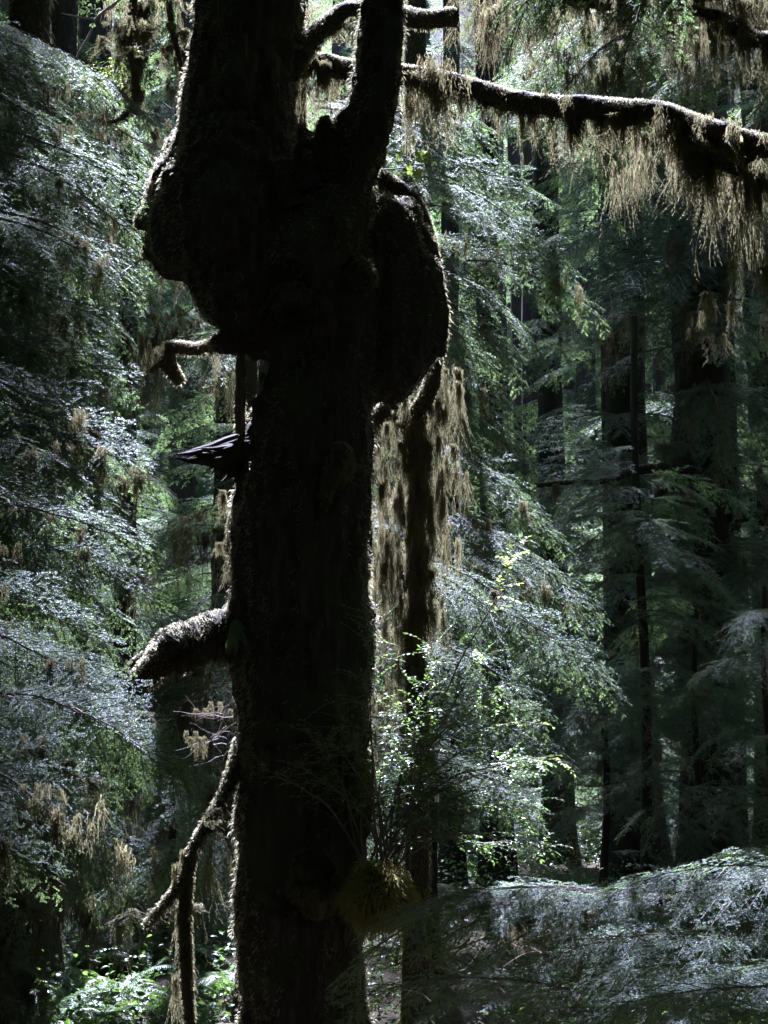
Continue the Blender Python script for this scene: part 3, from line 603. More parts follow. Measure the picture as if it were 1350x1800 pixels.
# hemlock off the right edge: the broad bough across the lower right
rng = np.random.default_rng(51)
hr = thing('hemlock_tree', 'hemlock spreading broad low boughs across the lower right corner', 'tree', root_at(1720, 9.2), 'hemlocks with boughs in view')
trunk_part(hr, 1720, 9.2, 170, 120, 24, rng)
low = [((1000, 1560), (578, 1672)), ((1080, 1570), (640, 1600)), ((1150, 1590), (770, 1556)), ((1330, 1560), (880, 1560)), ((1400, 1580), (960, 1570)), ((1450, 1500), (1180, 1500)), ((1500, 1540), (1060, 1560)), ((960, 1700), (575, 1722)), ((1000, 1730), (590, 1760)),
       ((1350, 1650), (900, 1700)), ((1400, 1700), (880, 1750)), ((1450, 1690), (980, 1690)), ((1500, 1600), (1120, 1600)), ((1500, 1650), (1050, 1640)), ((1480, 1740), (1010, 1780)), ((1500, 1780), (1100, 1800)), ((1520, 1700), (1180, 1720)),
       ((1300, 1760), (880, 1800)), ((1540, 1540), (1230, 1540)), ((1500, 1510), (1210, 1520)), ((1200, 1600), (840, 1640)), ((1130, 1580), (740, 1640)), ((1550, 1640), (1240, 1650)), ((1560, 1780), (1220, 1800)), ((1400, 1830), (1000, 1850)), ((1530, 1840), (1180, 1860))]
for q_, (a, b) in enumerate(low):
    if q_ % 4 == 3: continue
    Yd = 8.9 + (1700 - b[1]) / 400 + rng.uniform(-.2, .3)
    put_bough(hr, P(a[0], a[1] + 8, Yd + rng.uniform(0, .3)), P(b[0], b[1] + 16, Yd), rng, HI, rng.uniform(-.36, -.06), 1.1, droop_fix=.2)
for k in range(6):
    x = rng.uniform(900, 1300); y = rng.uniform(1640, 1840); L = rng.uniform(260, 420); Yd = 9.2 + (1700 - y) / 400 + rng.uniform(-.1, .5)
    put_bough(hr, P(x + L, y - L * rng.uniform(-.1, .2), Yd + .2), P(x, y, Yd), rng, HI, rng.uniform(-.6, -.2), 1.15, droop_fix=.2)
mossy_limb(hr, [(1560, 1560, 9.8, 12), (1300, 1580, 9.7, 9), (1050, 1585, 9.5, 7), (850, 1590, 9.3, 4)], 30, rng, fz=2200, hang=0)
for k in range(22): put_moss(hr, P(rng.uniform(850, 1040), rng.uniform(1586, 1610), rng.uniform(9.2, 9.6)), [1, .3, 0], rng, rng.uniform(.2, .42), rng.integers(0, 4), rng.uniform(.4, .7))

# ------------------------------------------------------------------ trees of the right and left background
rng = np.random.default_rng(61)
def conifer(label, px, Y, w0, w1, top, boughs, z0, z1, l0, l1, meshes=MID, lean=0.0, moss=0, front=.6, drop=.3, name='hemlock_tree', hang=(.4, 1.2)):
    t = thing(name, label, 'tree', root_at(px, Y), 'background conifers')
    pts, r, _ = trunk_part(t, px, Y, w0, w1, top, rng, lean)
    whorls(t, px, Y, z0, z1, int(boughs * (1.6 if Y > 18 else 1)), rng, meshes, l0, l1, drop, front)
    if moss and boughs: moss_on_boughs(t, moss * 2, rng, hang[0], hang[1], .7, 1.4)
    return t
ZT = lambda py, Y: P(0, py, Y)[2]
conifer('stout dark trunk right of centre with bare lower bole and shaded boughs', 1115, 31, 78, 52, 30, 26, ZT(1250, 31), ZT(300, 31), 2.0, 3.6, moss=14)
conifer('widest dark trunk at the right, behind the mossy limbs', 1248, 27, 92, 112, 30, 30, ZT(1420, 27), ZT(150, 27), 1.8, 3.4, moss=40, hang=(.6, 2.0))
conifer('thin dark trunk just left of the stout background trunk', 1073, 34, 22, 16, 26, 8, ZT(800, 34), ZT(300, 34), 1.2, 2.2)
conifer('slim trunk close to the right of the widest background trunk', 1294, 29, 26, 18, 26, 8, ZT(700, 29), ZT(250, 29), 1.2, 2.2)
conifer('dark trunk showing between sunlit boughs right of the burl', 868, 30, 46, 40, 26, 12, ZT(250, 30), ZT(-400, 30), 1.5, 2.6, front=.2)
conifer('slender trunk behind the right edge of the burl', 795, 30, 34, 28, 28, 10, ZT(300, 30), ZT(-300, 30), 1.5, 2.6, front=.2)
conifer('dark trunk far left behind the hemlock boughs', 60, 20, 90, 70, 28, 26, ZT(1400, 20), ZT(200, 20), 1.6, 3.0, moss=16)
conifer('mossy trunk in deep shade left of the burled tree', 440, 19, 40, 24, 12, 34, ZT(1500, 19), ZT(350, 19), 1.2, 2.4, moss=70, hang=(.6, 1.6))
conifer('shaded trunk low at the left edge behind hanging moss', 5, 16, 80, 64, 28, 10, ZT(1750, 15), ZT(1100, 15), 1.0, 1.8, moss=16)
conifer('thin trunk above the ferns left of the burled tree', 215, 25, 38, 30, 26, 20, ZT(1600, 25), ZT(700, 25), 1.5, 2.6, moss=16)
conifer('distant hemlock in shade behind the sunlit boughs', 975, 36, 50, 40, 30, 34, ZT(1480, 36), ZT(150, 36), 2.2, 4.0)
conifer('distant hemlock at the far right edge', 1360, 36, 60, 50, 30, 36, ZT(1480, 36), ZT(150, 36), 2.2, 4.0, moss=12)
conifer('distant hemlock between the two big right trunks', 1180, 42, 50, 40, 32, 34, ZT(1350, 42), ZT(150, 42), 2.2, 4.2)
conifer('distant hemlock behind the dark left boughs', 140, 33, 70, 60, 30, 40, ZT(1500, 33), ZT(50, 33), 2.2, 4.0, moss=16)
conifer('distant hemlock left of the burl in deep shade', 400, 35, 60, 50, 30, 40, ZT(1500, 35), ZT(50, 35), 2.2, 4.0, moss=16)
conifer('young hemlock in the shade above the ferns', 300, 23, 16, 8, 4.0, 22, ZT(1640, 23), ZT(1350, 23), .9, 1.7, front=.7, drop=.2)
conifer('young hemlock at the lower left behind the ferns', 110, 22, 16, 8, 4.0, 22, ZT(1640, 22), ZT(1350, 22), .9, 1.7, front=.7, drop=.2)
conifer('young hemlock with fan boughs beside the stout right trunk', 1060, 25, 16, 8, 4.5, 20, ZT(1500, 25), ZT(1180, 25), 1.0, 1.9, front=.8, drop=.2)
conifer('young hemlock in shade below the widest right trunk', 1225, 22, 16, 8, 4.8, 20, ZT(1480, 22), ZT(1180, 22), .9, 1.8, front=.8, drop=.2)
conifer('young hemlock at the right edge above the sunlit bough', 1350, 20, 16, 8, 5.0, 16, ZT(1480, 20), ZT(1050, 20), .9, 1.7, front=.8, drop=.2)
conifer('young hemlock with blue-green sprays in front of the stout right trunk', 1130, 22, 20, 12, 9, 26, ZT(1240, 22), ZT(760, 22), .9, 2.0, front=.75, drop=.3)

for lab, px, Y, n in (('stout dark', 1115, 31, 26), ('widest dark', 1248, 27, 30)):      # drooping boughs in front of the two big trunks
    t = [o for o in bpy.data.objects if o.get('label', '').startswith(lab)][0]
    for k in range(n):
        y = rng.uniform(380, 1440); sg = -1 if rng.random() < .55 else 1; dx = rng.uniform(60, 230)
        if 760 < y < 930 and abs(1180 - (px + sg * dx)) < 45: continue
        put_bough(t, P(px, y - rng.uniform(40, 130), Y - .3), P(px + sg * dx, y, Y - rng.uniform(.8, 3.2)), rng, MID, sg * rng.uniform(.2, .8), 1.15)
# bare mossy side limbs of the two big right trunks
for ctrl in ([(1235, 832, 26.6, 9), (1180, 824, 26, 9), (1110, 828, 25.5, 8), (1060, 845, 25, 6), (930, 852, 24.5, 3)], [(1225, 840, 26.6, 8), (1180, 850, 26.2, 8), (1150, 885, 26, 7)],
             [(1280, 910, 26.8, 9), (1330, 908, 26.5, 10), (1400, 915, 26, 9)], [(1230, 1055, 26.5, 5), (1150, 1080, 25.5, 6), (1090, 1140, 25, 6), (1030, 1180, 24.5, 5)]):
    mossy_limb([o for o in bpy.data.objects if o.get('label', '').startswith('widest dark trunk')][0], ctrl, 24, rng, 'limb', fz=700, hang=1.0, lmin=.2, lmax=.6)

# ------------------------------------------------------------------ dark boughs hanging in from the top right
rng = np.random.default_rng(71)
ht = thing('hemlock_tree', 'hemlock with dark boughs and moss hanging from the top right', 'tree', root_at(1010, 13.2), 'hemlocks with boughs in view')
b = root_at(1700, 12.5); ht.location = [float(c) for c in b]
trunk_part(ht, 1700, 12.5, 150, 110, 26, rng)
for (a, c) in [((1150, -220), (905, 150)), ((1200, -200), (960, 60)), ((1180, -100), (1085, 330)), ((1150, -150), (890, 60)), ((1180, -260), (930, 10)), ((1120, 40), (1050, 400)), ((1100, 60), (960, 260))]:
    Yd = rng.uniform(10.9, 11.5) if c[1] < 200 else 13.6; put_bough(ht, P(*a, Yd + .6), P(*c, Yd), rng, HI, rng.uniform(-.4, .6))
for k in range(16):                      # shaded boughs further back, above the long limb
    x = rng.uniform(960, 1330); y = rng.uniform(20, 190); Yd = rng.uniform(14.6, 16.5); L = rng.uniform(180, 320)
    put_bough(ht, P(x + L, y - L * rng.uniform(.3, .8), Yd + .4), P(x, y, Yd), rng, HI, rng.uniform(-.7, -.1))
for k in range(34):
    x = rng.uniform(800, 1330); y = rng.uniform(-20, 230); Yd = rng.uniform(15.5, 18.5); L = rng.uniform(180, 320)
    a_, b_ = P(x + L, y - L * rng.uniform(.2, .7), Yd + .5), P(x, y, Yd)
    if not blocked((a_ + b_) / 2, 1.2): put_bough(ht, a_, b_, rng, HI, rng.uniform(-.8, .1), 1.2)
for k in range(30): put_moss(ht, P(rng.uniform(840, 1340), rng.uniform(-20, 60), rng.uniform(14, 15)), [1, .2, 0], rng, rng.uniform(.5, 1.1), [1, 2, 4][rng.integers(3)], rng.uniform(.6, 1))
limbs = [[(1600, -160, 13.4, 14), (1300, -30, 14, 13), (1100, 5, 14.2, 12), (950, 0, 14.2, 9), (860, 20, 14.2, 6)], [(1500, 0, 13.4, 14), (1350, 70, 13.8, 14), (1290, 40, 14, 10), (1200, 10, 14, 8)]]
for c in limbs: mossy_limb(ht, c, 30, rng, fz=1800, hang=11, lmin=.3, lmax=1.0)
for (x, y, ln) in [(880, 20, .6), (905, 60, .5), (830, 30, .5), (1030, 130, .6), (1075, 150, .7), (1130, 110, .5), (1200, 120, .7), (1240, 100, .7), (1290, 380, 1.0), (1300, 420, .9), (1255, 560, .4), (1240, 600, .3), (1335, 500, .7), (1345, 440, 1.0), (1320, 360, .7), (1270, 320, .6), (1225, 300, .5), (1160, 260, .5), (1120, 250, .6), (1095, 330, .7)]:
    for q in range(2): put_moss(ht, P(x + rng.normal(0, 10), y - 20 + rng.normal(0, 14), (13.6 if y < 200 else 12.3) + rng.normal(0, .2)), [1, .3, 0], rng, ln * rng.uniform(.7, 1.2), [1, 2, 4, 5][rng.integers(4)], rng.uniform(.5, .9))

# ------------------------------------------------------------------ moss-hung branch at the top left
rng = np.random.default_rng(81)
mt = thing('mossy_maple', 'bare branches with pale hanging moss at the top left', 'tree', root_at(510, 15.6))
trunk_part(mt, 510, 15.6, 50, 30, 11, rng, mat=M_bark)
mossy_limb(mt, [(330, -120, 15.6, 8), (245, -30, 14, 8), (235, 10, 13.8, 7), (226, 70, 13.6, 5), (236, 130, 13.5, 5), (240, 165, 13.5, 4), (218, 205, 13.5, 4), (180, 218, 13.5, 3)], 30, rng, fz=1400, hang=5, lmin=.2, lmax=.6)
mossy_limb(mt, [(330, -80, 15.6, 7), (300, -20, 14, 6), (305, 60, 13.8, 5), (320, 120, 13.8, 4), (330, 170, 13.8, 3)], 20, rng, fz=1400, hang=5, lmin=.2, lmax=.5)
for c in ([(210, 0, 13.4, 3), (170, 30, 13.3, 2.5), (158, 60, 13.3, 2.5), (135, 100, 13.3, 2.5), (125, 130, 13.3, 1.5)], [(165, 33, 13.3, 2), (140, 30, 13.3, 1.8), (108, 23, 13.2, 1.2)], [(168, 26, 13.3, 1.8), (166, 8, 13.3, 1.2)], [(205, 4, 13.4, 2.5), (190, 16, 13.4, 2), (150, 15, 13.4, 1)],
          [(330, 270, 13.2, 2.5), (280, 262, 13.1, 2), (230, 240, 13, 1.5), (190, 215, 13, 1)], [(250, 455, 11.9, 2.2), (215, 480, 11.7, 1.8), (185, 500, 11.6, 1)], [(205, 486, 11.7, 1.5), (200, 505, 11.7, 1.2), (190, 520, 11.7, .8)], [(300, 192, 12, 2), (285, 180, 11.9, 1.6), (272, 176, 11.9, 1)]):
    mossy_limb(mt, c, 14, rng, 'twig', fz=0, seg=5, mat=M_pale)
for k in range(24): put_moss(mt, P(rng.uniform(195, 325), rng.uniform(-30, 120), rng.uniform(13.3, 14.4)), [1, .3, 0], rng, rng.uniform(.15, .55), rng.integers(0, 6), rng.uniform(.4, .8))

# ------------------------------------------------------------------ broad-leaved shrubs
def leaf_quad(mb, p, d, nrm, ln, wd, tone, mat=0):
    """pointed oval leaf of four faces folded along its midrib"""
    s = unit(np.cross(nrm, d)); up = unit(np.cross(d, s))
    v = np.stack([p, p + d * (ln * .35)[:, None] + s * (wd * .5)[:, None] + up * (wd * .12)[:, None], p + d * (ln * .75)[:, None] + s * (wd * .36)[:, None] + up * (wd * .05)[:, None], p + d * ln[:, None] - up * (ln * .12)[:, None],
                  p + d * (ln * .75)[:, None] - s * (wd * .36)[:, None] + up * (wd * .05)[:, None], p + d * (ln * .35)[:, None] - s * (wd * .5)[:, None] + up * (wd * .12)[:, None], p + d * (ln * .5)[:, None]], 1)
    n = len(p); o = np.arange(n)[:, None] * 7
    f = np.concatenate([o + np.array([[0, 1, 6, 5]]), o + np.array([[1, 2, 3, 6]]), o + np.array([[6, 3, 4, 5]])]); mb.add(v.reshape(-1, 3), f, mat, np.tile(tone, 3))
def leafy_twigs(mb, wood, path, rng, nside, tl, leaf, rad=.0025, own=None, tone=(.2, .7)):
    """side twigs with two rows of leaves along a stem path"""
    n = len(path); A, D, N, Ls, T = [], [], [], [], []
    for k in range(nside):
        u = (.32 + .68 * (k + rng.random()) / nside) * (n - 1.01); i = int(u); p = path[i] + (path[i + 1] - path[i]) * (u - i); t = unit(path[i + 1] - path[i])
        sd = unit(np.cross(t, [0, 0, 1.0]) + rng.normal(0, .35, 3)) * (1 if k % 2 else -1)
        d = unit(t * .6 + sd * .8 + np.array([0, 0, rng.uniform(-.15, .35)])); L = tl * rng.uniform(.5, 1.15); m = 6; q = np.linspace(0, 1, m)
        tw = p + d * (L * q)[:, None] + np.array([0, 0, -1.0]) * (.22 * L * q ** 2)[:, None] + np.cumsum(rng.normal(0, .004, (m, 3)), 0)
        tube(wood, tw, rad * (1 - .7 * q), 3, 0, cap=False)
        nl = max(4, int(L / (leaf * .52)))
        for j in range(nl):
            w = (j + .6) / nl * (m - 1.01); ii = int(w); pp = tw[ii] + (tw[ii + 1] - tw[ii]) * (w - ii); td = unit(tw[ii + 1] - tw[ii]); s2 = unit(np.cross(td, [0, 0, 1.0]))
            A.append(pp); D.append(unit(td * .55 + s2 * (1 if j % 2 else -1) + rng.normal(0, .15, 3))); N.append(unit(np.array([0, 0, 1.0]) + rng.normal(0, .3, 3))); Ls.append(leaf * rng.uniform(.6, 1.15)); T.append(rng.uniform(*tone))
        A.append(tw[-1]); D.append(unit(tw[-1] - tw[-2])); N.append(np.array([0, 0, 1.0])); Ls.append(leaf); T.append(tone[1])
    A, D, N, Ls = map(np.array, (A, D, N, Ls))
    if own is None: leaf_quad(mb, A, D, N, Ls, Ls * .48, np.array(T)); return
    for p, d, n, l in zip(A, D, N, Ls): place('leaf', own[1][rng.integers(3)], own[0], basis(p, d, n, 0, (l, l, l)))
rng = np.random.default_rng(91); BY = 11.5
bb = P(668, 1520, 11.75)
bush = thing('huckleberry_shrub', 'glossy small-leaved evergreen shrub growing from the base of the burled tree', 'shrub', bb)
fol = MB()
stems = [(960, 1500), (930, 1420), (900, 1330), (860, 1290), (820, 1250), (790, 1210), (880, 1210), (740, 1300), (650, 1080), (640, 1180), (600, 1240), (560, 1290), (520, 1330), (470, 1350), (560, 1360), (700, 1400), (840, 1430), (900, 1380), (770, 1360), (940, 1330), (700, 1240), (630, 1290), (800, 1440), (870, 1480), (590, 1300), (540, 1270), (840, 1150), (760, 1130)]
for k, (x, y) in enumerate(stems):
    Yt = 11.15 + rng.uniform(-.2, .2) if x < 655 else 11.65 + rng.uniform(-.35, .4); a = bb + rng.normal(0, .08, 3); e = P(x, y, Yt); m = (a + e) / 2 + np.array([-.05 * np.sign(x - 640), rng.normal(0, .06), .14 * rng.uniform(.4, 1.4)])
    path = smooth_path(np.array([a, a * .6 + m * .4 + np.array([0, 0, .04]), m, m * .4 + e * .6, e]), 18); path += np.cumsum(rng.normal(0, .006, path.shape), 0)
    st = MB(); tube(st, path, np.linspace(.010, .0025, 18), 5, 0, cap=False)
    leafy_twigs(fol, st, path, rng, 34 if x > 640 else 17, .26, .04, tone=(.1, .7))
    part('stem', st, M_twig, bush)
part('foliage', fol, M_huck, bush, 'stuff', False)
for k in range(8): put_moss(bush, P(rng.uniform(610, 650), rng.uniform(1330, 1420), BY + .2), [1, .3, 0], rng, rng.uniform(.2, .35), 5, .3)
# tall thin twig with lime leaves
rng = np.random.default_rng(95)
lb = P(705, 1500, 12.6); sap = thing('red_huckleberry', 'thin arching stem with sunlit lime-green leaves over the shrub', 'shrub', lb)
fol = MB(); path = smooth_path(np.array([lb, P(745, 1330, 12.6), P(800, 1180, 12.5), P(850, 1090, 12.4), P(890, 1020, 12.3), P(925, 950, 12.2)]), 24); st = MB(); tube(st, path, np.linspace(.011, .002, 24), 5, 0, cap=False)
LEAF = []
for t_ in (.3, .6, .9):
    q_ = MB(); o1 = np.ones(1); leaf_quad(q_, np.zeros((1, 3)), np.array([[1., 0, 0]]), np.array([[0, 0, 1.]]), o1, o1 * .5, o1 * t_); LEAF.append(q_.mesh('leaf', M_lime))
leafy_twigs(None, st, path[10:], rng, 11, .26, .05, own=(sap, LEAF)); part('stem', st, M_twig, sap)
for (a, e) in [((640, 1200), (655, 1075)), ((635, 1310), (640, 1180)), ((700, 1330), (860, 1325)), ((860, 1350), (995, 1340)), ((830, 1290), (968, 1275))]:
    pa, pe = P(*a, BY), P(*e, BY - .1); path = smooth_path(np.array([pa, (pa + pe) / 2 + np.array([.02, 0, .05]), pe]), 10); st = MB(); fol = MB(); tube(st, path, np.linspace(.004, .0015, 10), 4, 0, cap=False)
    leafy_twigs(fol, st, path, rng, 7, .11, .028, tone=(.3, .9)); so_ = part('shoot', st, M_twig, bush); part('foliage', fol, M_lime if a[0] > 650 else M_huck, so_, 'stuff', False)

# maple sprig by the fork
def maple_leaf(mb, c, d, nrm, size, tone):
    d = unit(d); s = unit(np.cross(nrm, d)); up = np.cross(d, s)
    ang = [0, 14, 26, 40, 58, 72, 95, 128, 160]; rad = [1, .62, .45, .88, .5, .42, .70, .38, .18]
    pts = [(a, r) for a, r in zip(ang, rad)]; ring = [(-a, r) for a, r in reversed(pts[1:])] + pts
    v = [c] + [c + (d * math.cos(R(a)) + s * math.sin(R(a))) * r * size + up * (.10 * size * r * r * math.sin(a * .09)) for a, r in ring]
    n = len(ring); mb.add(np.array(v), np.array([[0, 1 + k, 2 + k] for k in range(n - 1)]), 0, tone)
rng = np.random.default_rng(97); mp_ = P(650, 300, 11.9)
spr = thing('maple_sprig', 'little sprig of bright yellow-green lobed leaves beside the fork', 'plant', mp_)
st = MB(); fol = MB(); e = P(760, 285, 11.7)
path = smooth_path(np.array([mp_, P(700, 296, 11.8), P(735, 292, 11.75), e]), 12); tube(st, path, np.linspace(.006, .002, 12), 5, 0, cap=False); part('stem', st, M_twig, spr)
for (x, y) in [(682, 280), (700, 276), (676, 292), (735, 275), (745, 280), (722, 300), (738, 306), (760, 288), (712, 290), (692, 268)]:
    fol = MB(); c = P(x, y, 11.7 + rng.normal(0, .05)); maple_leaf(fol, c, np.array([rng.uniform(-.8, 1), -.2, rng.uniform(-.6, .3)]), np.array([0, -.8, .6]) + rng.normal(0, .25, 3), rng.uniform(.055, .085), rng.uniform(.4, 1))
    part('leaf', fol, M_lime, spr, None, False)
# small sunlit broad-leaf sprays at the top left
lt = thing('huckleberry_shrub', 'sunlit yellow-green leafy spray under the moss at the top left', 'shrub', P(225, 150, 14))
fol = MB(); st = MB()
for k in range(12):
    a = P(250 + rng.uniform(-30, 30), 90 + rng.uniform(-30, 50), 14 + rng.normal(0, .2)); e = P(rng.uniform(130, 240), rng.uniform(120, 180), 13.8 + rng.normal(0, .2)); path = smooth_path(np.array([a, (a + e) / 2 + np.array([0, 0, .06]), e]), 10)
    tube(st, path, np.linspace(.006, .002, 10), 4, 0, cap=False); leafy_twigs(fol, st, path, rng, 9, .16, .035, tone=(0, .4))
part('stem', st, M_twig, lt, 'stuff'); part('foliage', fol, M_lime, lt, 'stuff', False)

# ------------------------------------------------------------------ moss cushions at the foot of the tree
def cushion(label, px, py, Y, rx, ry, n, rng, hl, tone, parent_name='moss_cushion'):
    c = P(px, py, Y); t = thing(parent_name, label, 'moss', c - np.array([0, 0, ry * MPX(Y)])); mb = MB(); blob(mb, px, py, Y, rx, ry, rx)
    mb.v = [v + np.array([mnoise.noise_vector(Vector(q) * 7) for q in v]) * .07 for v in mb.v]; part('core', mb, M_bark, t)
    d = unit(rng.normal(0, 1, (n, 3)) * [1, 1, 1]); q = c + d * np.array([rx, rx, ry]) * MPX(Y); q = q + np.array([mnoise.noise_vector(Vector(a) * 7) for a in q]) * .07; mb = MB()
    fuzz(mb, q, d, rng, hl * .4, hl, .15, .0035, tone); part('moss_coat', mb, M_sunmoss if hl > .05 else M_moss, t, 'stuff', False)  # the cushion's glow is put into its moss colour
    return t
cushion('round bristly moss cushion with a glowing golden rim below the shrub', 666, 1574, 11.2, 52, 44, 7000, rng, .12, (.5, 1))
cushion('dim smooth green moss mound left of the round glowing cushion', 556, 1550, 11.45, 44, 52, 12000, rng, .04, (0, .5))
red = thing('seedling', 'tiny reddish seedling on top of the round moss cushion', 'plant', P(680, 1530, 11.15)); fol = MB(); n = 26
A = P(680, 1522, 11.15) + rng.normal(0, 1, (n, 3)) * [.055, .03, .018]; D = unit(rng.normal(0, 1, (n, 3)) + [0, -.2, .5]); leaf_quad(fol, A, D, unit(rng.normal(0, 1, (n, 3)) + [0, 0, 1.5]), np.full(n, .03), np.full(n, .014), rng.uniform(.2, 1, n)); part('foliage', fol, M_red, red, 'stuff', False)

# ------------------------------------------------------------------ ferns
def frond_mesh(seed, L=.8, pinnae=34, hang=.35):
    rng = np.random.default_rng(seed); mb = MB(); n = 20; s = np.linspace(0, 1, n); path = np.stack([L * s * (1 - .12 * s), .02 * np.sin(s * 4), L * (.55 * s - hang * 1.9 * s ** 2.2)], 1)
    tube(mb, path, np.linspace(.005, .0012, n), 4, 1, cap=False); A, D, N, Ls, W = [], [], [], [], []
    for k in range(pinnae):
        u = .10 + .89 * k / pinnae; x = u * (n - 1.01); i = int(x); p = path[i] + (path[i + 1] - path[i]) * (x - i); t = unit(path[i + 1] - path[i]); sd = np.cross([0, 0, 1.0], t); sd = unit(sd)
        for g in (-1, 1):
            A.append(p); D.append(unit(sd * g + t * .28 + np.array([0, 0, -.18]) + rng.normal(0, .05, 3))); N.append(np.cross(t, sd)); Ls.append(L * .155 * min(1, (u + .05) / .25) * (1 - u) ** .55 + .012); W.append(.8 * L / pinnae)
    A, D, N, Ls, W = map(np.array, (A, D, N, Ls, W)); leaf_quad(mb, A, D, N, Ls, W, np.clip(rng.normal(.5, .15, len(A)), 0, 1)); return mb.mesh('frond', [M_fern, M_twig])
FR = [frond_mesh(500 + k, .85, 34, [.32, .42, .5][k]) for k in range(3)]
rng = np.random.default_rng(101)
fern_spots = [(90, 1790, 'fern at the bottom edge nearest the left corner'), (175, 1785, 'bright fern at the bottom edge, second from the left corner'), (255, 1800, 'fern at the bottom edge left of the hanging moss limb'), (120, 1735, 'fern in the middle of the sunlit patch'), (205, 1728, 'fern in the sunlit patch below the thin trunk'),
              (285, 1745, 'fern just left of the hanging moss limb'), (160, 1690, 'small fern at the back of the sunlit patch'), (245, 1682, 'small fern at the back below the yellow leaves'), (370, 1790, 'shaded fern between hanging moss limb and burled tree'), (395, 1730, 'small shaded fern against the burled tree'), (60, 1725, 'fern in shade at the left edge'), (320, 1690, 'small fern behind the hanging moss limb')]
for (x, y, lab) in fern_spots:
    Yd = CAMZ * FPX / max(y - 1240, 1); p = P(x, y, min(Yd, 24)); p[2] = ground_z(p[0], p[1]) + .05
    f = thing('sword_fern', lab, 'fern', p, 'ferns on the forest floor'); nf = 15; sc = rng.uniform(.85, 1.35)
    for k in range(nf):
        a = 2 * math.pi * (k + rng.uniform(-.3, .3)) / nf; place('frond', FR[rng.integers(3)], f, basis(p, [math.cos(a), math.sin(a), rng.uniform(-.05, .55)], [0, 0, 1.0], rng.normal(0, .15), (sc * rng.uniform(.8, 1.1),) * 3))
lf = thing('licorice_fern', 'drooping fern on the left side of the burled tree above its limb', 'fern', P(418, 1090, TY - .46), 'ferns on the forest floor'); del lf['group']
for k in range(5):
    place('frond', FR[2], lf, basis(P(416, 1085, TY - .46), [rng.uniform(-.35, .3), -.25, -1], [0, -1, 0], rng.normal(0, .3), (.36, .3, .3)))

# ground cover of small leaves
gc = MB(); n = 40000; Yq = rng.uniform(13, 44, n); xq = rng.uniform(-.36, .36, n) * Yq; hz = np.abs(rng.normal(0, .28, n)) + .05
hz *= .5 + np.array([mnoise.noise(Vector((x * .6, y * .6, 3))) + .6 for x, y in zip(xq, Yq)]).clip(.1, 1.6)
A = np.stack([xq, Yq, ground_z(xq, Yq) + hz], 1); leaf_quad(gc, A, unit(rng.normal(0, 1, (n, 3)) * [1, 1, .4]), unit(rng.normal(0, .5, (n, 3)) + [0, 0, 1]), rng.uniform(.05, .11, n), rng.uniform(.03, .06, n), rng.uniform(.1, 1, n))
link('undergrowth', gc.mesh('undergrowth', M_fern), None, 'stuff', 'low leafy undergrowth covering the forest floor', 'undergrowth')

# fallen twigs under the lower right bough
rng = np.random.default_rng(111)
db = P(840, 1760, 11.5); dead = thing('dead_branch', 'tangle of dead bare twigs under the lower right bough', 'branch', db)
for k in range(26):
    a = P(rng.uniform(740, 960), rng.uniform(1640, 1800), 11.4 + rng.normal(0, .3)); e = a + np.array([rng.uniform(-.6, .6), rng.normal(0, .2), rng.uniform(-.3, .3)]); path = smooth_path(np.array([a, (a + e) / 2 + rng.normal(0, .06, 3), e]), 9); st = MB(); tube(st, path, np.linspace(.009, .002, 9), 5, 0); part('twig', st, M_wood if k % 4 else M_pale, dead)
db = P(380, 1260, 12.1); dead = thing('dead_branch', 'fine bare twigs with moss wisps on the left of the bole', 'branch', db)
for k in range(22):
    a = P(420 - 40 * rng.random(), rng.uniform(1225, 1340), 12.0 + rng.normal(0, .1)); e = P(rng.uniform(295, 390), rng.uniform(1200, 1370), 11.9 + rng.normal(0, .2)); path = smooth_path(np.array([a, (a + e) / 2 + rng.normal(0, .03, 3), e]), 8); st = MB(); path = path + np.cumsum(rng.normal(0, .008, path.shape), 0); tube(st, path, np.linspace(.003, .0007, 8), 4, 0); part('twig', st, M_pale if k % 2 else M_wood, dead)
for k in range(8): put_moss(dead, P(rng.uniform(330, 410), rng.uniform(1230, 1320), 11.95), [1, .2, 0], rng, rng.uniform(.1, .25), 5, .35)

# ------------------------------------------------------------------ surrounding forest and canopy (one mass)
rng = np.random.default_rng(121)
mb = MB(); t = np.linspace(0, 1, 12); tube(mb, np.stack([.1 * np.sin(t * 5), .1 * np.cos(t * 4), t * 30], 1), .48 - .36 * t, 10, 0, .06, rng); TR = mb.mesh('forest_trunk', M_bark2, True)
protos = bpy.data.collections.new('forest_pieces')
for k, me_ in enumerate(LOW + [TR]): protos.objects.link(bpy.data.objects.new('forest_piece_%d' % k, me_))
pos, rot, scl, idx = [], [], [], []
def top_of_view(y): return CAMZ + max(y, 0) * math.tan(R(26.5)) + .8
def in_view(x, y, m=2.0): return y > 0 and abs(x) < y * .275 + m
def add_bough(c, a, L):
    mid = np.array(c) + np.array([math.cos(a), math.sin(a), -.15]) * L * .5
    if blocked(mid, L): return
    pos.append(c); rot.append((rng.normal(0, .2), rng.uniform(.0, .3), a)); scl.append(L / 1.6); idx.append(int(rng.integers(3)))
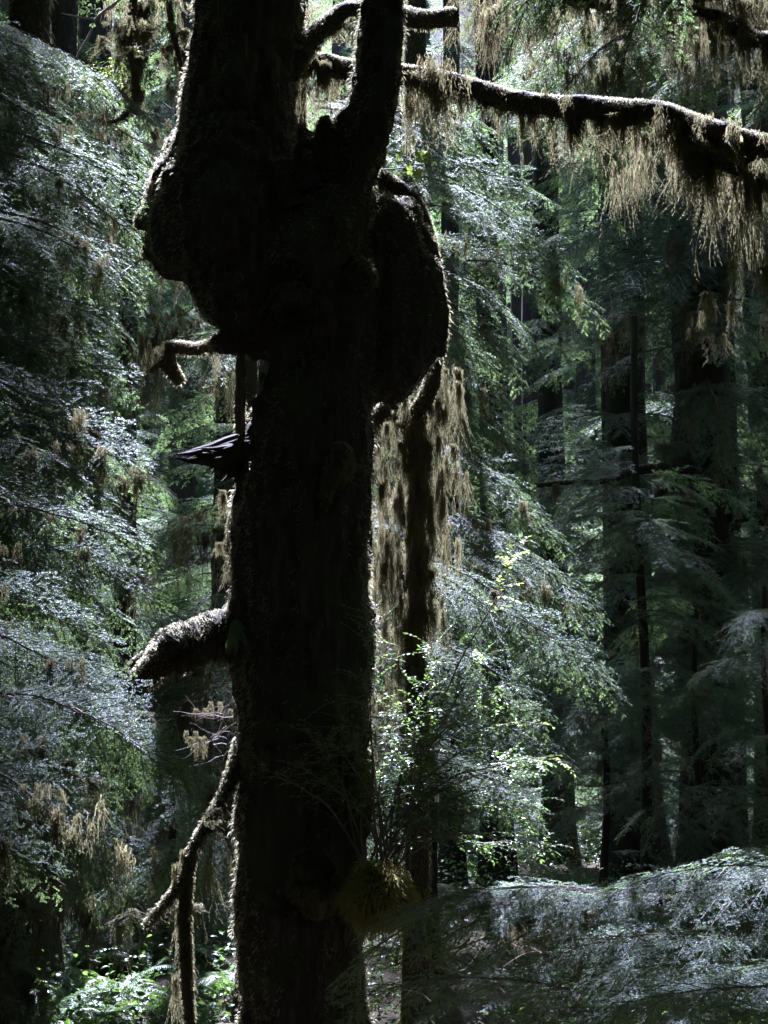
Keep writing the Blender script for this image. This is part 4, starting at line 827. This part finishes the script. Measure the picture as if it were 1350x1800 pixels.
for gx_ in np.arange(-62, 63, 6.2):
    for gy_ in np.arange(-46, 118, 6.2):
        x = gx_ + rng.uniform(-2.4, 2.4); y = gy_ + rng.uniform(-2.4, 2.4)
        near = in_view(x, y, 3.0) and y < 44
        if math.hypot(x, y) < 6: continue
        gz = float(ground_z(x, y)); H = rng.uniform(24, 34)
        if not near: pos.append((x, y, gz - .3)); rot.append((rng.normal(0, .02), rng.normal(0, .02), rng.uniform(0, 6.28))); scl.append(H / 30); idx.append(3)
        far = y > 60 or abs(x) > 34
        for k in range(34 if far else 46):
            f = rng.random() ** .8; z = gz + 1.5 + f * (H - 2); a = rng.uniform(0, 2 * math.pi); L = (1 - f) * 2.8 + 1.6
            if near and z < top_of_view(y) + 1: continue
            if y < 3 and y > -5 and abs(x) < 4 and z < 9: continue
            if in_view(x, y, 8.0) and y < 44 and z < top_of_view(y) + 3: continue
            add_bough((x, y, z), a, L)
for k in range(7000):                    # low growth on the rising ground
    y = rng.uniform(37, 85); x = rng.uniform(-1, 1) * (y * .27 + 3); add_low = ground_z(x, y) + abs(rng.normal(0, 1.1)) + .1
    pos.append((x, y, float(add_low))); rot.append((rng.normal(0, .3), rng.uniform(-.5, .2), rng.uniform(0, 6.28))); scl.append(rng.uniform(.7, 1.8)); idx.append(int(rng.integers(3)))
for k in range(8500):  # loose boughs above the view, added to darken what lies below
    x, y = rng.uniform(-24, 24), (rng.uniform(-16, 28) if k % 5 else rng.uniform(28, 52)); zl = max(9, top_of_view(y) + 3.2); z = zl + rng.random() * max(26 - zl, 5)
    add_bough((x, y, z), rng.uniform(0, 2 * math.pi), rng.uniform(2.2, 4.2))
for k in range(330):                     # unseen boughs added above the left side to shade it
    y = rng.uniform(9.2, 16); a = rng.uniform(0, 2 * math.pi); L = rng.uniform(1.0, 1.9); p = np.array([rng.uniform(-7.5, -1.9), y, CAMZ + y * .47 + rng.uniform(.7, 6)])
    if not blocked(p + np.array([math.cos(a), math.sin(a), -.2]) * L * .5, L * .5):
        pos.append(tuple(p)); rot.append((rng.normal(0, .2), rng.uniform(-.1, .2), a)); scl.append(L / 1.6); idx.append(int(rng.integers(3)))
me_ = bpy.data.meshes.new('forest'); me_.from_pydata([tuple(map(float, p)) for p in pos], [], [])
for nm, ty, data in (('rot', 'FLOAT_VECTOR', np.array(rot, float).ravel()), ('scl', 'FLOAT', np.array(scl, float)), ('idx', 'INT', np.array(idx))):
    at = me_.attributes.new(nm, ty, 'POINT'); at.data.foreach_set('vector' if ty == 'FLOAT_VECTOR' else 'value', data.astype(np.int32 if ty == 'INT' else np.float32))
fo = link('forest', me_, None, 'stuff', 'dense dark conifer forest and high canopy closing in all around', 'forest')
ng = bpy.data.node_groups.new('forest_instances', 'GeometryNodeTree'); ng.interface.new_socket('Geometry', in_out='INPUT', socket_type='NodeSocketGeometry'); ng.interface.new_socket('Geometry', in_out='OUTPUT', socket_type='NodeSocketGeometry')
gi = ng.nodes.new('NodeGroupInput'); go = ng.nodes.new('NodeGroupOutput'); ip = ng.nodes.new('GeometryNodeInstanceOnPoints'); ci = ng.nodes.new('GeometryNodeCollectionInfo'); ci.inputs['Collection'].default_value = protos; ci.inputs['Separate Children'].default_value = True; ci.inputs['Reset Children'].default_value = True
def named(nm, ty):
    a = ng.nodes.new('GeometryNodeInputNamedAttribute'); a.data_type = ty; a.inputs['Name'].default_value = nm; return a.outputs['Attribute']
er = ng.nodes.new('FunctionNodeEulerToRotation'); ng.links.new(named('rot', 'FLOAT_VECTOR'), er.inputs[0])
ng.links.new(gi.outputs[0], ip.inputs['Points']); ng.links.new(ci.outputs[0], ip.inputs['Instance']); ip.inputs['Pick Instance'].default_value = True
ng.links.new(named('idx', 'INT'), ip.inputs['Instance Index']); ng.links.new(er.outputs[0], ip.inputs['Rotation']); ng.links.new(named('scl', 'FLOAT'), ip.inputs['Scale']); ng.links.new(ip.outputs[0], go.inputs[0])
md = fo.modifiers.new('instances', 'NODES'); md.node_group = ng
print('forest pieces', len(pos), 'tris', sum(len(m.polygons) * 2 for m in bpy.data.meshes), 'objects', len(bpy.data.objects))
